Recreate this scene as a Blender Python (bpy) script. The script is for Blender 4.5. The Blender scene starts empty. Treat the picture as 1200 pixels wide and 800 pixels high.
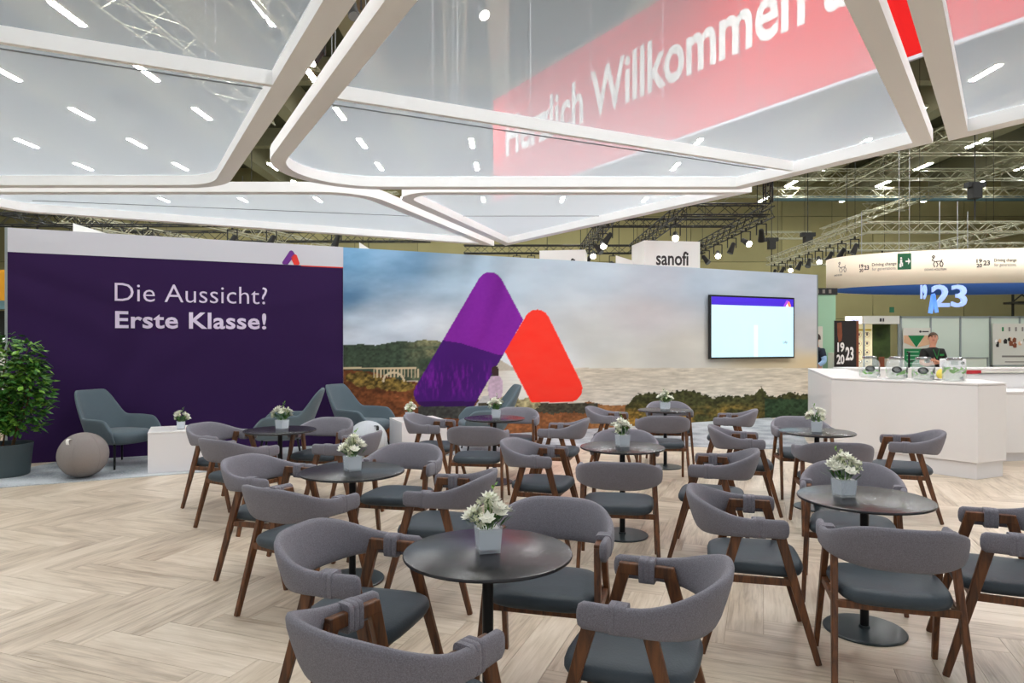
import bpy, bmesh, math, random
import numpy as np
from mathutils import Vector, Matrix, Euler
random.seed(7)
RNG = np.random.default_rng(11)
scene = bpy.context.scene
C = scene.collection
PI = math.pi

# ------------------------------------------------------------------ camera
cam_d = bpy.data.cameras.new('camera'); cam_d.sensor_width = 36.0; cam_d.lens = 24.0
cam_d.shift_y = 0.0017; cam_d.clip_end = 300
cam = bpy.data.objects.new('camera', cam_d); C.objects.link(cam)
cam.location = (0, 0, 1.6); cam.rotation_euler = (PI/2, 0, 0)
scene.camera = cam

# ------------------------------------------------------------------ world, lamps, exposure
world = bpy.data.worlds.new('hall_air'); scene.world = world; world.use_nodes = True
bg = world.node_tree.nodes['Background']
bg.inputs['Color'].default_value = (0.95, 0.98, 1.0, 1); bg.inputs['Strength'].default_value = 0.75
scene.view_settings.view_transform = 'Standard'; scene.view_settings.look = 'None'
scene.view_settings.exposure = 0.0; scene.view_settings.gamma = 1.0
scene.view_settings.use_curve_mapping = False
scene.cycles.use_denoising = True
scene.cycles.max_bounces = 7; scene.cycles.transparent_max_bounces = 16
scene.cycles.caustics_reflective = False; scene.cycles.caustics_refractive = False
scene.cycles.sample_clamp_indirect = 6.0

def spot(loc, target, power, angle, size=0.25, blend=0.6, col=(1, 0.99, 0.98)):
    d = bpy.data.lights.new('stand_spot', 'SPOT'); d.energy = power; d.spot_size = math.radians(angle)
    d.spot_blend = blend; d.shadow_soft_size = size; d.color = col
    o = bpy.data.objects.new('stand_spot', d); C.objects.link(o); o.location = loc
    o.rotation_euler = (Vector(target) - Vector(loc)).to_track_quat('-Z', 'Y').to_euler()
    return o
# rig of spotlights above the canopy, washing the stand
spot((3.2, 1.0, 8.2), (-3.5, 10.0, 2.4), 620, 66)
spot((-3.0, 3.0, 8.2), (3.0, 12.0, 2.6), 700, 66)
spot((6.8, 6.0, 7.6), (4.2, 8.0, 0.0), 260, 95)
spot((8.5, 9.5, 7.2), (6.8, 14.0, 1.6), 400, 60)
spot((3.6, 9.8, 7.4), (0.6, 7.6, 3.5), 420, 110)            # added to brighten the central canopy gauze from above
spot((4.0, 6.5, 9.2), (3.4, 17.2, 8.4), 650, 70, 0.2)      # the welcome banner
spot((-5.0, 15.0, 8.6), (0.9, 21.3, 8.4), 520, 80, 0.2)
spot((7.2, 13.0, 6.6), (11.6, 17.8, 3.6), 600, 60, 0.2)     # the ring banner
spot((13.0, 15.0, 7.5), (13.0, 22.0, 1.2), 700, 80, 0.2)    # neighbouring booths

# ------------------------------------------------------------------ materials
def lin(c): return tuple(((x/255)/12.92 if x/255 <= 0.04045 else ((x/255+0.055)/1.055)**2.4) for x in c)
MATS = {}
def mat(name, rgb, rough=0.5, metal=0.0, spec=0.5, nscale=0.0, namt=0.0, bump=0.0, bscale=200.0, coat=0.0,
        emit=0.0, trans=0.0, ior=1.45, alpha=1.0, sheen=0.0, detail=3.0):
    """rgb in sRGB 0-255; colour noise and bump are procedural in object space"""
    m = bpy.data.materials.new(name); m.use_nodes = True; nt = m.node_tree; p = nt.nodes['Principled BSDF']
    c = lin(rgb)
    p.inputs['Base Color'].default_value = (*c, 1); p.inputs['Roughness'].default_value = rough
    p.inputs['Metallic'].default_value = metal; p.inputs['Specular IOR Level'].default_value = spec
    p.inputs['Coat Weight'].default_value = coat; p.inputs['IOR'].default_value = ior
    p.inputs['Transmission Weight'].default_value = trans; p.inputs['Alpha'].default_value = alpha
    if sheen: p.inputs['Sheen Weight'].default_value = sheen
    if emit:
        p.inputs['Emission Color'].default_value = (*c, 1); p.inputs['Emission Strength'].default_value = emit
    if namt or bump:
        tc = nt.nodes.new('ShaderNodeTexCoord')
    if namt:
        n = nt.nodes.new('ShaderNodeTexNoise'); n.inputs['Scale'].default_value = nscale; n.inputs['Detail'].default_value = detail
        nt.links.new(tc.outputs['Object'], n.inputs['Vector'])
        mx = nt.nodes.new('ShaderNodeMix'); mx.data_type = 'RGBA'
        mx.inputs[6].default_value = (*[x*(1-namt) for x in c], 1)
        mx.inputs[7].default_value = (*[min(1, x*(1+namt)) for x in c], 1)
        nt.links.new(n.outputs['Fac'], mx.inputs[0]); nt.links.new(mx.outputs[2], p.inputs['Base Color'])
    if bump:
        n2 = nt.nodes.new('ShaderNodeTexNoise'); n2.inputs['Scale'].default_value = bscale; n2.inputs['Detail'].default_value = 2
        nt.links.new(tc.outputs['Object'], n2.inputs['Vector'])
        b = nt.nodes.new('ShaderNodeBump'); b.inputs['Strength'].default_value = bump; b.inputs['Distance'].default_value = 0.01
        nt.links.new(n2.outputs['Fac'], b.inputs['Height']); nt.links.new(b.outputs['Normal'], p.inputs['Normal'])
    MATS[name] = m
    return m

mat('back_fabric', (123, 121, 130), 0.95, spec=0.2, nscale=260, namt=0.6, bump=0.4, bscale=420, sheen=0.1)
mat('seat_leather', (60, 69, 77), 0.55, spec=0.4, nscale=14, namt=0.16, bump=0.12, bscale=120, detail=6)
mat('lounge_fabric', (92, 106, 114), 0.95, spec=0.2, nscale=300, namt=0.18, bump=0.3, bscale=400, sheen=0.15)
mat('ball_fabric', (138, 131, 129), 0.95, spec=0.2, nscale=220, namt=0.22, bump=0.3, bscale=300)
mat('ball_fabric_pale', (190, 196, 202), 0.95, spec=0.2, nscale=220, namt=0.15, bump=0.3, bscale=300)
mat('black_metal', (26, 27, 30), 0.42, 0.6)
mat('dark_frame', (30, 28, 32), 0.5)
mat('table_black', (36, 35, 38), 0.27, spec=0.5, nscale=3, namt=0.1)
mat('base_black', (44, 54, 58), 0.3, spec=0.5)
mat('white_lacquer', (226, 223, 222), 0.45, spec=0.4)
mat('white_plinth', (222, 220, 222), 0.5)
mat('white_band', (208, 208, 216), 0.7, spec=0.2)
mat('canopy_frame', (246, 246, 246), 0.6, spec=0.2)
mat('seam_grey', (120, 124, 128), 0.8)
mat('wire', (160, 163, 165), 0.5, 0.2)
mat('purple_print', (46, 21, 70), 0.75, spec=0.25, nscale=0.7, namt=0.06)
mat('purple_logo', (104, 34, 134), 0.6)
mat('red_logo', (226, 50, 40), 0.6)
mat('letter_lilac', (222, 208, 232), 0.7)
mat('red_banner', (214, 22, 22), 0.75, spec=0.2, nscale=0.5, namt=0.04)
mat('white_print', (238, 236, 232), 0.8)
mat('hall_concrete', (160, 152, 108), 0.85, spec=0.2, nscale=0.6, namt=0.14, detail=6)
mat('hall_concrete_b', (152, 145, 104), 0.85, spec=0.2, nscale=0.6, namt=0.16, detail=6)
mat('joint_dark', (112, 106, 74), 0.9)
mat('roof', (92, 92, 74), 0.9, spec=0.2, nscale=0.4, namt=0.15)
mat('roof_beam', (164, 162, 134), 0.9, spec=0.2, nscale=0.4, namt=0.12)
mat('truss_metal', (168, 166, 140), 0.45, 0.25)
mat('truss_black', (40, 40, 36), 0.5, 0.4)
mat('lamp_tube', (250, 252, 252), 0.5, emit=162.0)
mat('lens_on', (255, 246, 226), 0.5, emit=16.0)
mat('lens_off', (150, 155, 160), 0.15, 0.5)
mat('hall_floor', (120, 118, 108), 0.7, nscale=2, namt=0.1)
mat('cream_banner', (240, 230, 208), 0.8, spec=0.2)
mat('ink', (62, 58, 60), 0.8)
mat('ink_soft', (128, 122, 116), 0.8)
mat('ring_blue', (52, 92, 158), 0.7)
mat('glow_white', (176, 202, 255), 0.5, emit=0.55)
mat('glow_blue', (110, 165, 255), 0.5, emit=0.6)
mat('exit_green', (28, 96, 62), 0.5)
mat('panel_pale', (196, 208, 194), 0.6, nscale=1.5, namt=0.03)
mat('panel_green', (150, 190, 160), 0.6, nscale=1.5, namt=0.05)
mat('alu', (150, 158, 156), 0.4, 0.6)
mat('poster_grey', (206, 204, 192), 0.7)
mat('poster_green', (18, 120, 66), 0.7)
mat('poster_teal', (66, 150, 160), 0.7)
mat('skin_print', (214, 172, 136), 0.7)
mat('poster_black', (34, 30, 28), 0.7, nscale=3, namt=0.35)
mat('poster_brown', (126, 70, 44), 0.7, nscale=14, namt=0.4)
mat('cream_lit', (244, 230, 186), 0.6, emit=0.35)
mat('sign_lit', (250, 250, 250), 0.5, emit=0.9)
mat('sign_blue', (70, 86, 190), 0.6)
mat('plant_print', (52, 70, 24), 0.7, nscale=5, namt=0.9, detail=6)
mat('orange_panel', (214, 150, 30), 0.7)
mat('teal_panel', (96, 126, 132), 0.7)
mat('booth_dark', (40, 44, 40), 0.8)
mat('pot', (62, 74, 78), 0.6, nscale=6, namt=0.1)
mat('soil', (50, 38, 30), 0.95)
mat('leaf', (50, 98, 34), 0.45, nscale=9, namt=0.55)
mat('leaf_light', (104, 148, 52), 0.45, nscale=12, namt=0.4)
mat('bark', (92, 70, 46), 0.9, nscale=20, namt=0.3)
mat('petal', (240, 240, 228), 0.6, nscale=60, namt=0.06)
mat('bud', (222, 226, 196), 0.6)
mat('stem_green', (86, 124, 52), 0.6)
mat('vase_white', (244, 247, 250), 0.2, spec=0.5)
mat('vase_glass', (225, 234, 242), 0.05, alpha=0.3)
mat('jar_glass', (232, 240, 238), 0.04, alpha=0.16)
mat('drink', (222, 230, 214), 0.1, alpha=0.3)
mat('mint', (96, 160, 48), 0.6, nscale=40, namt=0.6)
mat('lemon', (236, 214, 96), 0.5)
mat('steel', (178, 182, 186), 0.25, 0.9)
mat('label_black', (24, 26, 28), 0.5)
mat('skin', (206, 148, 122), 0.55, nscale=20, namt=0.06)
mat('hair_brown', (74, 58, 44), 0.8, nscale=90, namt=0.4)
mat('hair_dark', (52, 40, 32), 0.8, nscale=90, namt=0.4)
mat('shirt_black', (26, 28, 26), 0.9, nscale=30, namt=0.2)
mat('vest_navy', (34, 44, 58), 0.9, nscale=30, namt=0.2)
mat('shirt_blue', (150, 186, 222), 0.9, nscale=30, namt=0.1)
mat('trouser', (34, 36, 44), 0.9)
mat('shoe', (24, 22, 22), 0.6)
mat('green_print', (36, 130, 62), 0.8)
mat('eye', (30, 26, 24), 0.3)
mat('lip', (168, 96, 88), 0.5)
mat('bezel', (16, 17, 20), 0.35)
mat('screen_cyan', (188, 222, 230), 0.4, emit=0.55, nscale=1.2, namt=0.05)
mat('screen_pale', (206, 232, 238), 0.4, emit=0.6)
mat('screen_violet', (58, 30, 176), 0.4, emit=0.8)
mat('screen_magenta', (140, 60, 190), 0.4, emit=0.8)
mat('screen_orange', (240, 120, 80), 0.4, emit=0.8)
mat('screen_white', (248, 250, 250), 0.4, emit=0.95)
mat('red_thing', (170, 34, 44), 0.5)

def wood_mat(name, dark, light, scale=7.0, rough=0.45):
    m = bpy.data.materials.new(name); m.use_nodes = True; nt = m.node_tree; p = nt.nodes['Principled BSDF']
    tc = nt.nodes.new('ShaderNodeTexCoord'); mp = nt.nodes.new('ShaderNodeMapping')
    mp.inputs['Scale'].default_value = (scale*4, scale*4, scale*0.5)
    n = nt.nodes.new('ShaderNodeTexNoise'); n.inputs['Scale'].default_value = 1.5; n.inputs['Detail'].default_value = 6
    n.inputs['Distortion'].default_value = 0.6
    r = nt.nodes.new('ShaderNodeValToRGB')
    r.color_ramp.elements[0].position = 0.3; r.color_ramp.elements[0].color = (*lin(dark), 1)
    r.color_ramp.elements[1].position = 0.72; r.color_ramp.elements[1].color = (*lin(light), 1)
    nt.links.new(tc.outputs['Object'], mp.inputs['Vector']); nt.links.new(mp.outputs[0], n.inputs['Vector'])
    nt.links.new(n.outputs['Fac'], r.inputs[0]); nt.links.new(r.outputs[0], p.inputs['Base Color'])
    p.inputs['Roughness'].default_value = rough
    MATS[name] = m
wood_mat('walnut', (54, 31, 17), (122, 75, 40))

def plank_mat():
    """pale oak planks: grain along the UV u axis, tone per plank"""
    m = bpy.data.materials.new('oak_plank'); m.use_nodes = True; nt = m.node_tree; p = nt.nodes['Principled BSDF']
    N = nt.nodes.new; L = nt.links.new
    uv = N('ShaderNodeUVMap'); uv.uv_map = 'grain'
    oi = N('ShaderNodeObjectInfo'); at = N('ShaderNodeAttribute'); at.attribute_name = 'tone'
    ad = N('ShaderNodeMath'); ad.operation = 'ADD'; L(oi.outputs['Random'], ad.inputs[0]); L(at.outputs['Fac'], ad.inputs[1])
    fr = N('ShaderNodeMath'); fr.operation = 'FRACT'; L(ad.outputs[0], fr.inputs[0])
    mul = N('ShaderNodeMath'); mul.operation = 'MULTIPLY'; mul.inputs[1].default_value = 57.0; L(fr.outputs[0], mul.inputs[0])
    cb = N('ShaderNodeCombineXYZ'); L(mul.outputs[0], cb.inputs[0]); L(mul.outputs[0], cb.inputs[1]); L(mul.outputs[0], cb.inputs[2])
    va = N('ShaderNodeVectorMath'); va.operation = 'ADD'; L(uv.outputs[0], va.inputs[0]); L(cb.outputs[0], va.inputs[1])
    mp = N('ShaderNodeMapping'); mp.inputs['Scale'].default_value = (1.6, 26.0, 1.0); L(va.outputs[0], mp.inputs['Vector'])
    n1 = N('ShaderNodeTexNoise'); n1.inputs['Scale'].default_value = 1.6; n1.inputs['Detail'].default_value = 7
    n1.inputs['Roughness'].default_value = 0.62; n1.inputs['Distortion'].default_value = 0.9; L(mp.outputs[0], n1.inputs['Vector'])
    mp2 = N('ShaderNodeMapping'); mp2.inputs['Scale'].default_value = (2.2, 9.0, 1.0); L(va.outputs[0], mp2.inputs['Vector'])
    n2 = N('ShaderNodeTexNoise'); n2.inputs['Scale'].default_value = 1.0; n2.inputs['Detail'].default_value = 3; L(mp2.outputs[0], n2.inputs['Vector'])
    r = N('ShaderNodeValToRGB'); e = r.color_ramp.elements
    e[0].position = 0.28; e[0].color = (*lin((150, 132, 112)), 1)
    e[1].position = 0.75; e[1].color = (*lin((228, 216, 200)), 1)
    e2 = r.color_ramp.elements.new(0.5); e2.color = (*lin((202, 187, 167)), 1)
    mx = N('ShaderNodeMix'); mx.data_type = 'FLOAT'; mx.inputs[0].default_value = 0.45
    L(n1.outputs['Fac'], mx.inputs[2]); L(n2.outputs['Fac'], mx.inputs[3])
    ton = N('ShaderNodeMath'); ton.operation = 'MULTIPLY_ADD'; ton.inputs[1].default_value = 0.13; ton.inputs[2].default_value = -0.065
    L(fr.outputs[0], ton.inputs[0])
    a2 = N('ShaderNodeMath'); a2.operation = 'ADD'; L(mx.outputs[0], a2.inputs[0]); L(ton.outputs[0], a2.inputs[1])
    L(a2.outputs[0], r.inputs[0]); L(r.outputs[0], p.inputs['Base Color'])
    p.inputs['Roughness'].default_value = 0.36; p.inputs['Specular IOR Level'].default_value = 0.4
    MATS['oak_plank'] = m
plank_mat()
mat('plank_joint', (150, 130, 108), 0.7)

def carpet_mat():
    m = bpy.data.materials.new('carpet_grey'); m.use_nodes = True; nt = m.node_tree; p = nt.nodes['Principled BSDF']
    N = nt.nodes.new; L = nt.links.new
    tc = N('ShaderNodeTexCoord'); v = N('ShaderNodeTexVoronoi'); v.inputs['Scale'].default_value = 2.3
    n = N('ShaderNodeTexNoise'); n.inputs['Scale'].default_value = 60; n.inputs['Detail'].default_value = 4
    L(tc.outputs['Object'], v.inputs['Vector']); L(tc.outputs['Object'], n.inputs['Vector'])
    mx = N('ShaderNodeMix'); mx.data_type = 'FLOAT'; mx.inputs[0].default_value = 0.55
    L(v.outputs['Distance'], mx.inputs[2]); L(n.outputs['Fac'], mx.inputs[3])
    r = N('ShaderNodeValToRGB'); r.color_ramp.elements[0].position = 0.3; r.color_ramp.elements[0].color = (*lin((126, 132, 138)), 1)
    r.color_ramp.elements[1].position = 0.65; r.color_ramp.elements[1].color = (*lin((190, 195, 200)), 1)
    L(mx.outputs[0], r.inputs[0]); L(r.outputs[0], p.inputs['Base Color']); p.inputs['Roughness'].default_value = 0.95
    MATS['carpet_grey'] = m
carpet_mat()

def gauze_mat():
    """thin stretched white gauze: part open mesh, part white threads that scatter; denser at grazing angles (Fresnel)"""
    m = bpy.data.materials.new('gauze'); m.use_nodes = True; nt = m.node_tree; N = nt.nodes.new; L = nt.links.new
    nt.nodes.remove(nt.nodes['Principled BSDF']); out = nt.nodes['Material Output']
    t = N('ShaderNodeBsdfTransparent'); d = N('ShaderNodeBsdfDiffuse'); tr = N('ShaderNodeBsdfTranslucent')
    d.inputs[0].default_value = (0.65, 0.71, 0.77, 1); tr.inputs[0].default_value = (0.65, 0.71, 0.77, 1)
    m1 = N('ShaderNodeMixShader'); m1.inputs[0].default_value = 0.5; L(d.outputs[0], m1.inputs[1]); L(tr.outputs[0], m1.inputs[2])
    # open share of the weave falls with the slanted path through it: T = T0 ** (1 / cos ** 1.5)
    g = N('ShaderNodeNewGeometry'); dt = N('ShaderNodeVectorMath'); dt.operation = 'DOT_PRODUCT'
    L(g.outputs['Normal'], dt.inputs[0]); L(g.outputs['Incoming'], dt.inputs[1])
    ab = N('ShaderNodeMath'); ab.operation = 'ABSOLUTE'; L(dt.outputs['Value'], ab.inputs[0])
    mx_ = N('ShaderNodeMath'); mx_.operation = 'MAXIMUM'; mx_.inputs[1].default_value = 0.04; L(ab.outputs[0], mx_.inputs[0])
    dv = N('ShaderNodeMath'); dv.operation = 'DIVIDE'; dv.inputs[0].default_value = 1.0; L(mx_.outputs[0], dv.inputs[1])
    p15 = N('ShaderNodeMath'); p15.operation = 'POWER'; p15.inputs[1].default_value = 1.5; L(dv.outputs[0], p15.inputs[0])
    pw = N('ShaderNodeMath'); pw.operation = 'POWER'; pw.inputs[0].default_value = 0.885; L(p15.outputs[0], pw.inputs[1])
    mm = N('ShaderNodeMath'); mm.operation = 'SUBTRACT'; mm.inputs[0].default_value = 1.0; mm.use_clamp = True; L(pw.outputs[0], mm.inputs[1])
    m2 = N('ShaderNodeMixShader'); L(mm.outputs[0], m2.inputs[0]); L(t.outputs[0], m2.inputs[1]); L(m1.outputs[0], m2.inputs[2])
    L(m2.outputs[0], out.inputs[0]); MATS['gauze'] = m
gauze_mat()

def paint_mat(name, rough=0.8):
    m = bpy.data.materials.new(name); m.use_nodes = True; nt = m.node_tree; p = nt.nodes['Principled BSDF']
    a = nt.nodes.new('ShaderNodeVertexColor'); a.layer_name = 'print'
    nt.links.new(a.outputs[0], p.inputs['Base Color']); p.inputs['Roughness'].default_value = rough
    p.inputs['Specular IOR Level'].default_value = 0.2
    MATS[name] = m
paint_mat('printed_fabric')

# ------------------------------------------------------------------ helpers
class MB:
    """collects vertices and faces of one mesh"""
    def __init__(s): s.v = []; s.f = []
    def add(s, vs, fs):
        o = len(s.v); s.v += [tuple(x) for x in vs]; s.f += [tuple(i+o for i in f) for f in fs]; return s
    def box(s, x0, x1, y0, y1, z0, z1, M=None):
        vs = [Vector(p) for p in ((x0,y0,z0),(x1,y0,z0),(x1,y1,z0),(x0,y1,z0),(x0,y0,z1),(x1,y0,z1),(x1,y1,z1),(x0,y1,z1))]
        if M: vs = [M @ q for q in vs]
        return s.add(vs, [(0,3,2,1),(4,5,6,7),(0,1,5,4),(1,2,6,5),(2,3,7,6),(3,0,4,7)])
    def bar(s, p, q, w, h=None, w2=None, h2=None, side=None):
        """tapered rectangular bar; side = direction of the width"""
        p = Vector(p); q = Vector(q); h = h or w; w2 = w2 or w; h2 = h2 or h
        d = (q-p).normalized()
        a = Vector(side) if side else (Vector((0,0,1)) if abs(d.z) < 0.95 else Vector((1,0,0)))
        a = (a - d*a.dot(d)).normalized(); b = d.cross(a)
        vs = []
        for c, ww, hh in ((p,w,h),(q,w2,h2)):
            vs += [c-a*ww/2-b*hh/2, c+a*ww/2-b*hh/2, c+a*ww/2+b*hh/2, c-a*ww/2+b*hh/2]
        return s.add(vs, [(0,3,2,1),(4,5,6,7),(0,1,5,4),(1,2,6,5),(2,3,7,6),(3,0,4,7)])
    def tube(s, p, q, r, r2=None, n=8, caps=True):
        p = Vector(p); q = Vector(q); r2 = r if r2 is None else r2
        d = (q-p).normalized(); a = Vector((0,0,1)) if abs(d.z) < 0.95 else Vector((1,0,0))
        a = (a-d*a.dot(d)).normalized(); b = d.cross(a); vs = []
        for c, rr in ((p,r),(q,r2)):
            for i in range(n):
                t = 2*PI*i/n; vs.append(c + (a*math.cos(t)+b*math.sin(t))*rr)
        fs = [(i,(i+1)%n,n+(i+1)%n,n+i) for i in range(n)]
        if caps: fs += [tuple(range(n-1,-1,-1)), tuple(range(n,2*n))]
        return s.add(vs, fs)
    def lathe(s, prof, n=24, M=None, c=(0,0,0)):
        vs = []; k = len(prof)
        for r, z in prof:
            for i in range(n):
                t = 2*PI*i/n; vs.append(Vector((c[0]+r*math.cos(t), c[1]+r*math.sin(t), c[2]+z)))
        if M: vs = [M @ q for q in vs]
        fs = [(j*n+i, j*n+(i+1)%n, (j+1)*n+(i+1)%n, (j+1)*n+i) for j in range(k-1) for i in range(n)]
        fs += [tuple(range(n-1,-1,-1)), tuple((k-1)*n+i for i in range(n))]
        return s.add(vs, fs)
    def rings(s, rs, close=True, caps=True):
        """loft of rings that have equal point counts"""
        n = len(rs[0]); vs = [p for r in rs for p in r]
        fs = [(j*n+i, j*n+(i+1)%n, (j+1)*n+(i+1)%n, (j+1)*n+i) for j in range(len(rs)-1) for i in range(n)]
        if caps: fs += [tuple(range(n-1,-1,-1)), tuple((len(rs)-1)*n+i for i in range(n))]
        return s.add(vs, fs)
    def prism(s, pts, z0, z1, M=None):
        n = len(pts); vs = [Vector((x,y,z0)) for x,y in pts] + [Vector((x,y,z1)) for x,y in pts]
        if M: vs = [M @ q for q in vs]
        fs = [tuple(range(n-1,-1,-1)), tuple(range(n,2*n))] + [(i,(i+1)%n,n+(i+1)%n,n+i) for i in range(n)]
        return s.add(vs, fs)
    def mesh(s, name, m, smooth=False, fix=True):
        me = bpy.data.meshes.new(name); me.from_pydata(s.v, [], s.f)
        if fix:
            bm = bmesh.new(); bm.from_mesh(me); bmesh.ops.recalc_face_normals(bm, faces=bm.faces); bm.to_mesh(me); bm.free()
        if m: me.materials.append(MATS[m])
        if smooth:
            me.polygons.foreach_set('use_smooth', [True]*len(me.polygons))
            try: me.set_sharp_from_angle(angle=math.radians(smooth if smooth is not True else 50))
            except Exception: pass
        me.update(); return me
    def build(s, name, m, parent=None, smooth=False, loc=None, rotz=0.0, bevel=0.0, fix=True):
        o = bpy.data.objects.new(name, s.mesh(name, m, smooth, fix)); C.objects.link(o)
        if loc is not None: o.location = loc
        o.rotation_euler.z = rotz
        if parent: o.parent = parent
        if bevel:
            b = o.modifiers.new('bevel', 'BEVEL'); b.width = bevel; b.segments = 2; b.limit_method = 'ANGLE'
        return o
def empty(name, label=None, cat=None, loc=(0,0,0), rotz=0.0, group=None):
    o = bpy.data.objects.new(name, None); C.objects.link(o); o.location = loc; o.rotation_euler.z = rotz
    o.empty_display_size = 0.1
    tag(o, label, cat, group); return o
def tag(o, label=None, cat=None, group=None, kind=None):
    if label: o['label'] = label
    if cat: o['category'] = cat
    if group: o['group'] = group
    if kind: o['kind'] = kind
    return o
KIDS = {}
def kids(o): return [c for c in bpy.data.objects if c.parent == o] if o.name not in KIDS else KIDS[o.name]
def freeze(o):
    """remember the parts of a prototype so that copies are quick"""
    KIDS[o.name] = [c for c in bpy.data.objects if c.parent == o]
    for c in KIDS[o.name]: KIDS[c.name] = [g for g in bpy.data.objects if g.parent == c]
def copy_tree(o, parent=None):
    c = o.copy(); C.objects.link(c); c.parent = parent
    for ch in KIDS.get(o.name, []): copy_tree(ch, c)
    return c
def axes(x, y, z, o): return Matrix(((x[0],y[0],z[0],o[0]),(x[1],y[1],z[1],o[1]),(x[2],y[2],z[2],o[2]),(0,0,0,1)))
def text_mesh(body, bold=0.0, extrude=0.004, spacing=1.0):
    """mesh of a line of text, unit cap height = 1, left/bottom at 0"""
    cu = bpy.data.curves.new('lettering', 'FONT'); cu.body = body; cu.size = 1.0; cu.extrude = 0; cu.offset = bold
    cu.space_character = spacing; cu.resolution_u = 3
    o = bpy.data.objects.new('lettering', cu); C.objects.link(o)
    dg = bpy.context.evaluated_depsgraph_get(); me = bpy.data.meshes.new_from_object(o.evaluated_get(dg))
    bpy.data.objects.remove(o); bpy.data.curves.remove(cu)
    n = len(me.vertices); co = np.empty(n*3); me.vertices.foreach_get('co', co); co = co.reshape(-1, 3)
    return me, co
def text(name, body, M, m, parent=None, width=None, height=None, bold=0.0, thick=0.004, spacing=1.0, bend=None, cap=None):
    """lettering fitted to width x height (metres), local x along the line, local y up, placed by matrix M"""
    me, co = text_mesh(body, bold, spacing=spacing)
    x0, x1 = co[:,0].min(), co[:,0].max(); y0, y1 = co[:,1].min(), co[:,1].max()
    sx = (width/(x1-x0)) if width else height/(y1-y0)
    sy = (height/(y1-y0)) if height else sx
    co = (co - np.array([x0, y0 if cap is None else 0, 0]))*np.array([sx, sy, 1])
    faces = [tuple(p.vertices) for p in me.polygons]
    bm = bmesh.new(); vs = [bm.verts.new(c) for c in co]
    for f in faces:
        try: bm.faces.new([vs[i] for i in f])
        except ValueError: pass
    r = bmesh.ops.extrude_face_region(bm, geom=bm.faces[:])
    for g in r['geom']:
        if isinstance(g, bmesh.types.BMVert): g.co.z += thick
    bmesh.ops.recalc_face_normals(bm, faces=bm.faces)
    for v in bm.verts:
        v.co = bend(v.co) if bend else M @ v.co
    me2 = bpy.data.meshes.new(name); bm.to_mesh(me2); bm.free(); me2.materials.append(MATS[m])
    bpy.data.meshes.remove(me)
    o = bpy.data.objects.new(name, me2); C.objects.link(o)
    if parent: o.parent = parent
    return o
def rot2(p, a): return (p[0]*math.cos(a)-p[1]*math.sin(a), p[0]*math.sin(a)+p[1]*math.cos(a))
def face_angle(fx, fy): return math.atan2(fy, fx) - PI/2       # local +y looks along (fx, fy)
def superellipse(a, b, n, k, z, taper=0.0, c=(0,0)):
    out = []
    for i in range(k):
        t = 2*PI*i/k; x = math.copysign(abs(math.cos(t))**(2/n), math.cos(t)); y = math.copysign(abs(math.sin(t))**(2/n), math.sin(t))
        out.append((c[0]+a*x*(1+taper*y), c[1]+b*y, z))
    return out

# ================================================================== the hall
fl = MB().box(-46, 46, -6, 62, -0.3, -0.012).build('floor', 'hall_floor'); tag(fl, 'grey exhibition hall floor around the stand', kind='structure')
rf = MB().box(-46, 46, -6, 62, 12.4, 12.8).build('ceiling', 'roof'); tag(rf, 'dark concrete roof of the exhibition hall with beams', kind='structure')
for i, x in enumerate([-40+4.4*k for k in range(19)]):
    MB().box(x-0.32, x+0.32, -6, 44, 10.9, 12.4).build('roof_beam', 'roof_beam', rf)
for y in (9, 17.5, 26, 34.5, 43):
    MB().box(-46, 46, y-0.25, y+0.25, 11.5, 12.4).build('cross_beam', 'roof_beam', rf)
def hall_wall(name, label, n, w, org, ang):
    base = MB().box(0, n*w, 0.06, 0.5, -0.3, 12.4).build(name, 'joint_dark', loc=org, rotz=ang); tag(base, label, kind='structure')
    hs = [(-0.012, 3.1), (3.1, 6.6), (6.6, 9.4), (9.4, 12.4)]
    for r, (a, b) in enumerate(hs):
        mA = MB().box(0.02, w-0.02, 0, 0.1, a+0.02, b-0.02).mesh('wall_panel', 'hall_concrete'); mB = MB().box(0.02, w-0.02, 0, 0.1, a+0.02, b-0.02).mesh('wall_panel', 'hall_concrete_b')
        for i in range(n):
            o = bpy.data.objects.new('wall_panel', mA if (i*3+r) % 4 else mB); C.objects.link(o); o.parent = base; o.location = (i*w, 0, 0)
    return base
hall_wall('wall_back', 'olive concrete panel wall at the far end of the hall', 16, 5.6, (-45, 42, 0), 0)
hall_wall('wall_left', 'olive concrete side wall of the hall seen past the purple stand wall', 9, 5.6, (-45, -6, 0), PI/2)
hall_wall('wall_right', 'olive concrete side wall of the hall on the right', 9, 5.6, (45, 43, 0), -PI/2)

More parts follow.
